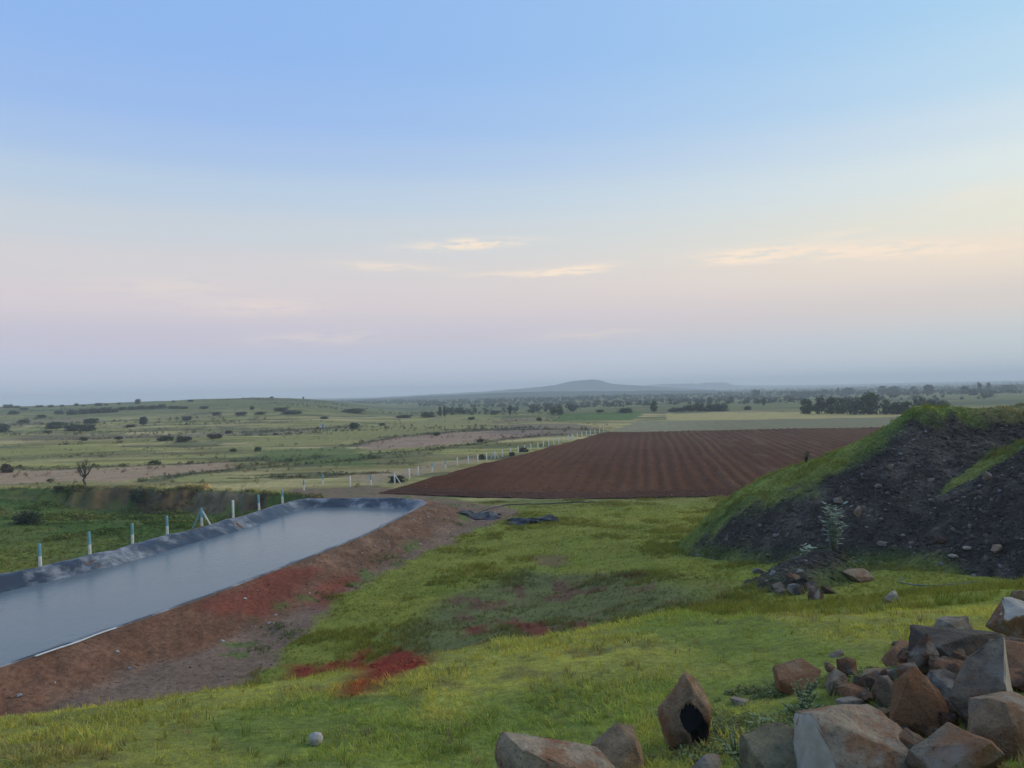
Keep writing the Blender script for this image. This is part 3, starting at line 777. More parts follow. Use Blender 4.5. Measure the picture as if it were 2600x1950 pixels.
def build_pond():
    W = RIMC - RN * .93
    c = W.mean(0)
    n = len(W); rings = [W + (c - W) * k for k in (0, .15, .5, .85)]
    V = np.concatenate(rings + [c[None]]); V = np.concatenate([V, np.full((len(V), 1), WATER_Z)], 1)
    F = []
    for k in range(3):
        for i in range(n):
            j = (i + 1) % n
            F.append((k * n + i, k * n + j, (k + 1) * n + j, (k + 1) * n + i))
    for i in range(n): F.append((3 * n + i, 3 * n + (i + 1) % n, 4 * n))
    me = mesh_from('pond_water', V, F, [M_WATER], True)
    tag(obj('pond_water', me), 'still grey blue water filling the long narrow pond', None, None, 'structure')
    # liner: from below the water, up the slope and folded over the rim
    n = len(RIMC); offs = [-1.9, -1.5, -1.15, -.95, -.8, -.6, -.4, -.2, -.05, .08, .22, .36]
    idx = np.arange(n); V = []
    rightside = RIMC[:, 0] > -20.3 + .248 * (RIMC[:, 1] - 40)
    rightside &= RIMC[:, 1] < 63
    for k, o in enumerate(offs):
        oo = np.where(rightside, min(o, .12 + .04 * (k - 9)) if o > .1 else o, o + (.10 * np.sin(idx * .31) + .12 * (vnoise(idx * .13, idx * 0, 5) - .5)) * (o > 0))
        p = RIMC + RN * oo[:, None]
        base = np.where(oo < 0, WATER_Z + (oo + 1.0) * (RIM_Z - WATER_Z), RIM_Z)
        base = np.where(oo > 0, np.maximum(base, height(p[:, 0], p[:, 1])) , base)
        fold = (fbm(idx * .22 + o * 1.5, np.full(n, o * 2.2), 3, 91) - .5) * .20 + (fbm(idx * .7, np.full(n, o * 1.0), 2, 92) - .5) * .10
        zz = base + .06 + fold * (1 if -.9 < o < .3 else .3)
        zz = np.where(rightside & (oo > -.1), base + .03, zz)
        if o > .3: zz = base - .06
        V.append(np.stack([p[:, 0], p[:, 1], zz], -1))
    V = np.concatenate(V); F = []
    for k in range(len(offs) - 1):
        for i in range(n):
            j = (i + 1) % n
            F.append((k * n + i, k * n + j, (k + 1) * n + j, (k + 1) * n + i))
    me = mesh_from('pond_liner', V, F, [M_LINER], True)
    o = obj('pond_liner', me)
    md = o.modifiers.new('thickness', 'SOLIDIFY'); md.thickness = .012
    tag(o, 'wrinkled dark blue grey plastic liner folded over the pond edge', 'pond liner')
build_pond()

# ------------------------------------------------------------------ spoil heaps
def build_mound():
    xs = np.arange(5.5, 46, .17); ys = np.arange(21, 58, .17)
    Xg, Yg = np.meshgrid(xs, ys); x, y = Xg.ravel(), Yg.ravel()
    z = mound_z(x, y); g = height(x, y)
    c, gr = mound_paint(x, y)
    nr, nc = Xg.shape
    i = np.arange(nr - 1)[:, None] * nc + np.arange(nc - 1)[None, :]
    F = np.stack([i, i + 1, i + nc + 1, i + nc], -1).reshape(-1, 4)
    keep = (z - g)[F].max(1) > -.15
    F = F[keep]; used, inv = np.unique(F, return_inverse=True)
    me = mesh_from('spoil_heap', np.stack([x, y, z], -1)[used], inv.reshape(-1, 4), [M_GRAVEL], True, c[used])
    tag(obj('spoil_heap', me), 'tall heap of dark grey gravel with grass on its left flank and crest', 'spoil heap')
build_mound()

# ------------------------------------------------------------------ scattered plants and stones (instanced on points)
def blade_tuft(seed, nb=8, spread=.6, lean=.95, width=.10):
    rnd = random.Random(seed); V, F, C = [], [], []
    for k in range(nb):
        a = rnd.uniform(0, 2 * math.pi); r = spread * math.sqrt(rnd.random())
        bx, by = r * math.cos(a), r * math.sin(a)
        la = a + rnd.uniform(-.9, .9); ln = lean * rnd.uniform(.3, 1.2); h = rnd.uniform(.55, 1.0); w = width * rnd.uniform(.7, 1.3)
        dx, dy = math.cos(la), math.sin(la); px, py = -dy * w / 2, dx * w / 2
        i = len(V); g = rnd.uniform(.75, 1.25); cc = (g * rnd.uniform(.9, 1.1), g, g * rnd.uniform(.8, 1.1))
        for t, ww in ((0, 1), (.5, .85), (1, .1)):
            ox, oy, z = bx + dx * ln * t * t, by + dy * ln * t * t, h * (t - .18 * t * t)
            V += [(ox - px * ww, oy - py * ww, z), (ox + px * ww, oy + py * ww, z)]; C += [cc, cc]
        F += [(i, i + 1, i + 3, i + 2), (i + 2, i + 3, i + 5, i + 4)]
    return mesh_from('tuft', V, F, [M_GRASS], True, np.array(C))
def leaf_clump(seed, nl=26, mat=None, size=.22, flat=.6):
    rnd = random.Random(seed); V, F, C = [], [], []
    for k in range(nl):
        a = rnd.uniform(0, 2 * math.pi); r = .62 * math.sqrt(rnd.random()); z = rnd.uniform(.05, 1) * (1 - .5 * r)
        c = Vector((r * math.cos(a), r * math.sin(a), z))
        nrm = Vector((math.cos(a) * r + rnd.uniform(-.5, .5), math.sin(a) * r + rnd.uniform(-.5, .5), flat + rnd.uniform(-.2, .5))).normalized()
        t = nrm.orthogonal().normalized(); b = nrm.cross(t); q = rnd.uniform(0, 6.28)
        t, b = t * math.cos(q) + b * math.sin(q), b * math.cos(q) - t * math.sin(q)
        s = size * rnd.uniform(.6, 1.3); i = len(V); g = rnd.uniform(.7, 1.3)
        V += [c - t * s, c - b * s * .5, c + t * s, c + b * s * .5]; C += [(g, g, g)] * 4
        F.append((i, i + 1, i + 2, i + 3))
    return mesh_from('clump', V, F, [mat or M_GRASS], False, np.array(C))
def pebble(seed):
    rnd = random.Random(seed)
    import bmesh
    bm = bmesh.new(); bmesh.ops.create_icosphere(bm, subdivisions=1, radius=.5)
    for v in bm.verts:
        v.co *= rnd.uniform(.7, 1.15); v.co.z *= .65
    me = bpy.data.meshes.new('pebble'); bm.to_mesh(me); bm.free()
    me.materials.append(M_TINT_STONE)
    return me
def src_coll(name, meshes):
    c = bpy.data.collections.new(name)
    for i, m in enumerate(meshes): c.objects.link(bpy.data.objects.new('%s_%02d' % (name, i), m))
    return c
TUFTS = src_coll('tuft_source', [blade_tuft(i) for i in range(5)])
TALL = src_coll('tall_tuft_source', [blade_tuft(20 + i, 13, .42, .4, .06) for i in range(5)])
CLUMPS = src_coll('clump_source', [leaf_clump(40 + i) for i in range(5)])
PEBBLES = src_coll('pebble_source', [pebble(60 + i) for i in range(6)])
def scatter(name, pts, scale, tint, coll, label, seed=0, tilt=.25):
    n = len(pts); rng = np.random.default_rng(seed)
    me = bpy.data.meshes.new(name); me.vertices.add(n)
    me.vertices.foreach_set('co', np.asarray(pts, np.float32).ravel())
    def attr(nm, typ, key, data):
        a = me.attributes.new(nm, typ, 'POINT'); a.data.foreach_set(key, np.ascontiguousarray(data).ravel())
    sc_ = np.asarray(scale, np.float32)
    if sc_.ndim == 1: sc_ = np.stack([sc_ * rng.uniform(.85, 1.25, n), sc_ * rng.uniform(.85, 1.25, n), sc_], -1)
    attr('pscale', 'FLOAT_VECTOR', 'vector', sc_.astype(np.float32))
    rot = np.stack([rng.normal(0, tilt, n), rng.normal(0, tilt, n), rng.uniform(0, 6.28, n)], -1)
    attr('prot', 'FLOAT_VECTOR', 'vector', rot.astype(np.float32))
    attr('pidx', 'INT', 'value', rng.integers(0, 100, n).astype(np.int32))
    c4 = np.ones((n, 4), np.float32); c4[:, :3] = tint
    a = me.attributes.new('tint', 'FLOAT_COLOR', 'POINT'); a.data.foreach_set('color', c4.ravel())
    o = obj(name, me)
    ng = bpy.data.node_groups.new(name + '_nodes', 'GeometryNodeTree')
    ng.interface.new_socket('Geometry', in_out='INPUT', socket_type='NodeSocketGeometry')
    ng.interface.new_socket('Geometry', in_out='OUTPUT', socket_type='NodeSocketGeometry')
    gi, go = ng.nodes.new('NodeGroupInput'), ng.nodes.new('NodeGroupOutput')
    ip = ng.nodes.new('GeometryNodeInstanceOnPoints'); ci = ng.nodes.new('GeometryNodeCollectionInfo')
    ci.inputs['Collection'].default_value = coll; ci.inputs['Separate Children'].default_value = True
    ci.inputs['Reset Children'].default_value = True
    ip.inputs['Pick Instance'].default_value = True
    def na(nm, typ):
        x = ng.nodes.new('GeometryNodeInputNamedAttribute'); x.data_type = typ; x.inputs['Name'].default_value = nm; return x.outputs[0]
    L = ng.links.new
    L(gi.outputs[0], ip.inputs['Points']); L(ci.outputs[0], ip.inputs['Instance']); L(na('pidx', 'INT'), ip.inputs['Instance Index'])
    er = ng.nodes.new('FunctionNodeEulerToRotation'); L(na('prot', 'FLOAT_VECTOR'), er.inputs[0]); L(er.outputs[0], ip.inputs['Rotation'])
    L(na('pscale', 'FLOAT_VECTOR'), ip.inputs['Scale']); L(ip.outputs[0], go.inputs[0])
    md = o.modifiers.new('scatter', 'NODES'); md.node_group = ng
    tag(o, label, None, None, 'stuff')
    return o
RNG = np.random.default_rng(7)
def wedge(n, d0, d1, umax=.78, p=1.0):
    d = np.sqrt(RNG.uniform(d0 ** 2, d1 ** 2, n)) if p == 1 else RNG.uniform(d0, d1, n)
    return RNG.uniform(-umax, umax, n) * np.maximum(d, 6), d
def tint_jit(c, amt=.22):
    c = c * np.array([[1.08, 1.0, .9]]); n = len(c); g = RNG.uniform(1 - amt, 1 + amt, (n, 1))
    return np.clip(c * g * (1 + RNG.uniform(-.08, .08, (n, 3))), 0, 1)
GRASS_GAIN = 1.12
def place_grass():
    # near slope: short cropped grass
    x, y = wedge(32000, 3.2, 16.5, p=0)
    c, g, _ = ground_paint(x, y)
    dens = .45 + .9 * sstep(.35, .6, fbm(x / .8, y / .8, 3, 901))
    k = (RNG.random(len(x)) < g * dens); x, y, c = x[k], y[k], c[k]
    tall = sstep(.5, .72, fbm(x / 1.6, y / 1.6, 3, 902))
    h = (.032 + .050 * tall) * RNG.uniform(.6, 1.3, len(x)) * (1 + .3 * sstep(9, 14, y))
    scatter('meadow_grass', np.stack([x, y, surf(x, y) - .004], -1), h * 1.0, tint_jit(c * 1.85, .22), TUFTS, 'short green grass on the near slope', 1)
    # taller loose clumps and dry stalks standing out of it
    x, y = wedge(5200, 4.0, 17, p=0)
    c, g, _ = ground_paint(x, y)
    k = (RNG.random(len(x)) < g * (.12 + .9 * sstep(.52, .68, fbm(x / 1.1, y / 1.1, 3, 911)))); x, y, c = x[k], y[k], c[k]
    dry = (RNG.random(len(x)) < .22)[:, None]
    c = np.where(dry, np.array([[.28, .25, .12]]), c * 1.5)
    scatter('grass_clumps', np.stack([x, y, surf(x, y) - .004], -1), RNG.uniform(.07, .17, len(x)), tint_jit(c, .3), TALL, 'taller loose clumps and dry stalks in the near grass', 14)
    # hollow and flat beyond
    x, y = wedge(150000, 16, 75)
    k = (x > -14) & (x < 24); x, y = x[k], y[k]
    c, g, _ = ground_paint(x, y)
    mz = mound_z(x, y) - height(x, y)
    rows = poly_sdf(x, y, FIELD_POLY)
    dens = .35 + .9 * sstep(.38, .62, fbm(x / 1.5, y / 1.5, 3, 903))
    k = (RNG.random(len(x)) < g * dens) & (mz < .1) & (rows > .4 - 3.2 * sstep(.45, .8, fbm(x / 2.5, y / 2.5, 3, 912))); x, y, c = x[k], y[k], c[k]
    h = (.10 + .16 * sstep(.45, .7, fbm(x / 2, y / 2, 3, 904))) * RNG.uniform(.6, 1.3, len(x))
    scatter('rough_grass', np.stack([x, y, surf(x, y) - .01], -1), h, tint_jit(c * GRASS_GAIN), TALL, 'rough green grass on the flat ground beyond the slope', 2)
    # weeds in the gully left of the pond
    x, y = RNG.uniform(-82, -20, 42000), RNG.uniform(42, 101, 42000)
    q = gully_q(x, y); s = pond_s(x, y)
    c, g, _ = ground_paint(x, y)
    k = (q > -2.2) & (s > 1.9) & (np.abs(x / y) < .80) & (RNG.random(len(x)) < np.maximum(g, .75 * (q < 5)) * (.3 + 1.0 * sstep(.4, .65, fbm(x / 3, y / 3, 3, 905)))); x, y, c = x[k], y[k], c[k]
    big = np.clip(sstep(.5, .75, fbm(x / 5, y / 5, 3, 906)) + .35 * sstep(1.8, .2, np.abs(gully_q(x, y) + .4)), 0, 1)
    h = (.16 + .42 * big) * RNG.uniform(.6, 1.3, len(x))
    scatter('gully_weeds', np.stack([x, y, height(x, y) - .02], -1), h, tint_jit(c * 1.25, .35), CLUMPS, 'rank green weeds filling the gully left of the pond', 3)
    # heap: grass on flank, crest and in the fold
    x, y = RNG.uniform(6, 42, 60000), RNG.uniform(22, 56, 60000)
    c, g = mound_paint(x, y); mz = mound_z(x, y) - height(x, y)
    k = (mz > 0) & (RNG.random(len(x)) < g ** 2 * (.35 + .8 * sstep(.4, .6, fbm(x / 1.4, y / 1.4, 3, 907)))); x, y, c = x[k], y[k], c[k]
    h = (.10 + .14 * sstep(.4, .7, fbm(x / 1.2, y / 1.2, 3, 908))) * RNG.uniform(.6, 1.35, len(x))
    scatter('heap_grass', np.stack([x, y, surf(x, y) - .01], -1), h, tint_jit(c * GRASS_GAIN), TALL, 'green grass growing on the gravel heap', 4)
    # gravel and lumps on the heap
    x, y = RNG.uniform(6, 36, 60000), RNG.uniform(22, 46, 60000)
    c, g = mound_paint(x, y); mz = mound_z(x, y) - height(x, y)
    k = (mz > -.1) & (RNG.random(len(x)) > g * 1.1 + .15) ; x, y, c = x[k], y[k], c[k]
    sz = .04 + .24 * RNG.random(len(x)) ** 5 + .03 * RNG.random(len(x))
    pale = (RNG.random(len(x)) < .045)[:, None]
    ct = np.where(pale, c * 0 + np.array([[.19, .175, .16]]), c * RNG.uniform(.6, 1.5, (len(x), 1)))
    scatter('heap_gravel', np.stack([x, y, surf(x, y)], -1), sz, np.clip(ct, 0, 1), PEBBLES, 'loose dark gravel lying on the heap', 5, .5)
    # clods on the bank and path
    x, y = RNG.uniform(-24, 2, 30000), RNG.uniform(20, 74, 30000)
    c, g, cl = ground_paint(x, y); s = pond_s(x, y)
    k = (cl == 1) & (s > .35) & (RNG.random(len(x)) < .35); x, y, c = x[k], y[k], c[k]
    sz = .03 + .13 * RNG.random(len(x)) ** 4
    scatter('soil_clods', np.stack([x, y, height(x, y)], -1), sz, np.clip(c * RNG.uniform(.7, 1.45, (len(x), 1)), 0, 1), PEBBLES, 'small clods and grit on the earth bank', 6, .5)
    # crumbs of red earth on the bare patches
    x, y = wedge(60000, 9, 48); k = (x > -10) & (x < 5); x, y = x[k], y[k]
    c, g, cl = ground_paint(x, y)
    k = (c[:, 0] > 3.0 * c[:, 1]) & (cl == 0); x, y, c = x[k], y[k], c[k]
    scatter('red_crumbs', np.stack([x, y, surf(x, y)], -1), .03 + .09 * RNG.random(len(x)) ** 3, np.clip(c * RNG.uniform(.6, 1.35, (len(x), 1)), 0, 1), PEBBLES, 'crumbs of dark red earth on the bare patches', 15, .5)
    # clods on the front of the ploughed field
    y = 73 + 50 * RNG.random(6000) ** 1.6; x = RNG.uniform(-16, 50, 6000)
    k = (poly_sdf(x, y, FIELD_POLY) < -.2); x, y = x[k], y[k]
    scatter('field_clods', np.stack([x, y, height(x, y) + .08], -1), .06 + .20 * RNG.random(len(x)) ** 3, np.array([[.150, .070, .036]]) * RNG.uniform(.8, 1.6, (len(x), 1)), PEBBLES, 'clods of turned brown earth on the ploughed field', 16, .5)
    # low scrub along the eroded banks and over the plain
    P = []
    for L, w in LINES:
        for (ax, ay), (bx, by) in zip(L[:-1], L[1:]):
            n = int(math.hypot(bx - ax, by - ay) * 5); t = RNG.random(n)
            P.append(np.stack([ax + (bx - ax) * t + RNG.normal(0, w, n), ay + (by - ay) * t + RNG.normal(0, w, n)], -1))
    x, y = RNG.uniform(-190, 30, 16000), RNG.uniform(90, 330, 16000)
    k = (field_side(x, y) < -1.5) & (np.abs(x / y) < .8) & (RNG.random(len(x)) < sstep(.5, .7, fbm(x / 22, y / 8, 4, 315)) * .9 + .05) & (gully_q(x, y) < -1)
    P.append(np.stack([x[k], y[k]], -1))
    P = np.concatenate(P); x, y = P[:, 0], P[:, 1]
    k = field_side(x, y) < -1; x, y = x[k], y[k]
    c, g, _ = ground_paint(x, y)
    dark = RNG.random(len(x))[:, None]
    c = c * (1 - dark * .6) + np.array([[.06, .075, .035]]) * dark * .6
    h = .15 + .55 * RNG.random(len(x)) ** 2.5
    x2, y2 = RNG.uniform(-330, 20, 30000), RNG.uniform(190, 560, 30000)
    k = (field_side(x2, y2) < -8) & (np.abs(x2 / y2) < .8) & (RNG.random(len(x2)) < sstep(.57, .68, fbm(x2 / 60, y2 / 18, 4, 960)) * .35 + .003)
    x2, y2 = x2[k], y2[k]; c2 = np.tile(np.array([[.085, .100, .050]]), (len(x2), 1)) * RNG.uniform(.7, 1.5, (len(x2), 1))
    x, y, c, h = np.concatenate([x, x2]), np.concatenate([y, y2]), np.concatenate([c, c2]), np.concatenate([h, .4 + 1.0 * RNG.random(len(x2)) ** 2])
    scatter('pasture_scrub', np.stack([x, y, height(x, y) - .03], -1), h, tint_jit(c), CLUMPS, 'low dry scrub dotted over the pasture', 8)
place_grass()
# ------------------------------------------------------------------ trees and bushes
def tube(V, F, pts, radii, sides=6):
    """append a tapering tube along pts"""
    base = None; ups = Vector((0, 0, 1)); n = len(pts)
    for i, p in enumerate(pts):
        p = Vector(p); d = Vector(pts[min(i + 1, n - 1)]) - Vector(pts[max(i - 1, 0)])
        d.normalize(); a = d.orthogonal().normalized() if abs(d.z) > .9 else d.cross(ups).normalized(); b = d.cross(a)
        s = len(V)
        for k in range(sides):
            t = 2 * math.pi * k / sides
            V.append(tuple(p + (a * math.cos(t) + b * math.sin(t)) * radii[i]))
        if base is not None:
            for k in range(sides): F.append((base + k, base + (k + 1) % sides, s + (k + 1) % sides, s + k))
        base = s
    s0 = len(V) - sides * n
    F.append(tuple(s0 + k for k in range(sides))[::-1]); F.append(tuple(base + k for k in range(sides)))
def crown_mesh(seed, nclump, nleaf, leaf, kind, mat):
    """unit crown (height 1, width 1): leaf-sized faces in uneven clumps"""
    rnd = random.Random(seed); V, F, C = [], [], []
    for k in range(nclump):
        a = rnd.uniform(0, 6.283); rr = math.sqrt(rnd.random())
        if kind == 'round': z = rnd.uniform(.06, .86); R = .38 * math.sqrt(max(.12, 1 - ((z - .42) / .50) ** 2)); cr = rnd.uniform(.12, .21)
        elif kind == 'tall': z = rnd.uniform(.2, .9); R = .30 * (1 - .35 * abs(z - .55) / .4); cr = rnd.uniform(.11, .19)
        elif kind == 'sparse': z = rnd.uniform(.45, .95); R = .42; cr = rnd.uniform(.06, .11)
        else: z = rnd.uniform(.05, .72); R = .42 * math.sqrt(max(.05, 1 - (z / .95) ** 2)); cr = rnd.uniform(.13, .24)
        c = Vector((R * rr * math.cos(a), R * rr * math.sin(a), z)); g0 = rnd.uniform(.7, 1.3)
        for j in range(nleaf):
            d = Vector((rnd.gauss(0, 1), rnd.gauss(0, 1), rnd.gauss(0, .8))).normalized()
            p = c + d * cr * (rnd.random() ** .4)
            nrm = (d + Vector((rnd.gauss(0, .5), rnd.gauss(0, .5), rnd.gauss(.4, .5)))).normalized()
            t = nrm.orthogonal().normalized(); b = nrm.cross(t); q = rnd.uniform(0, 6.28)
            t, b = t * math.cos(q) + b * math.sin(q), b * math.cos(q) - t * math.sin(q)
            s = leaf * rnd.uniform(.6, 1.4); i = len(V); g = g0 * rnd.uniform(.8, 1.2)
            V += [p - t * s, p - b * s * .6, p + t * s, p + b * s * .6]; C += [(g, g * rnd.uniform(.96, 1.05), g * .95)] * 4
            F.append((i, i + 1, i + 2, i + 3))
    V = np.array(V); V[:, 2] = np.maximum(V[:, 2], .01)
    return mesh_from('crown', V, F, [mat], False, np.array(C))
def trunk_mesh(seed, kind):
    rnd = random.Random(seed); V, F = [], []
    top = .62 if kind != 'bush' else .45
    pts = [(0, 0, -.05), (rnd.uniform(-.02, .02), rnd.uniform(-.02, .02), .15), (rnd.uniform(-.04, .04), rnd.uniform(-.04, .04), top)]
    tube(V, F, pts, [.032, .026, .010])
    for k in range(5):
        a = rnd.uniform(0, 6.28); z0 = rnd.uniform(.14, .45); L = rnd.uniform(.18, .33)
        tube(V, F, [(0, 0, z0), (math.cos(a) * L * .5, math.sin(a) * L * .5, z0 + L * .5), (math.cos(a) * L, math.sin(a) * L, z0 + L * .95)], [.014, .009, .004], 4)
    return mesh_from('trunk', V, F, [M_BARK], True)
KIND = {'r': ('round', M_LEAF_MID), 'd': ('bush', M_LEAF_DARK), 'b': ('bush', M_LEAF_MID), 'n': ('bush', M_LEAF_BROWN), 't': ('tall', M_LEAF_DARK)}
CROWNS = {k: [crown_mesh(sum(map(ord, k)) * 7 + i, 38, 24, .062, KIND[k][0], KIND[k][1]) for i in range(4)] for k in KIND}
TRUNKS = {k: [trunk_mesh(i + 5, k) for i in range(4)] for k in ('round', 'bush', 'tall')}
NAMES = {'r': ('tree', 'tree'), 't': ('tree', 'tree'), 'd': ('bush', 'bush'), 'b': ('bush', 'bush'), 'n': ('bush', 'bush')}
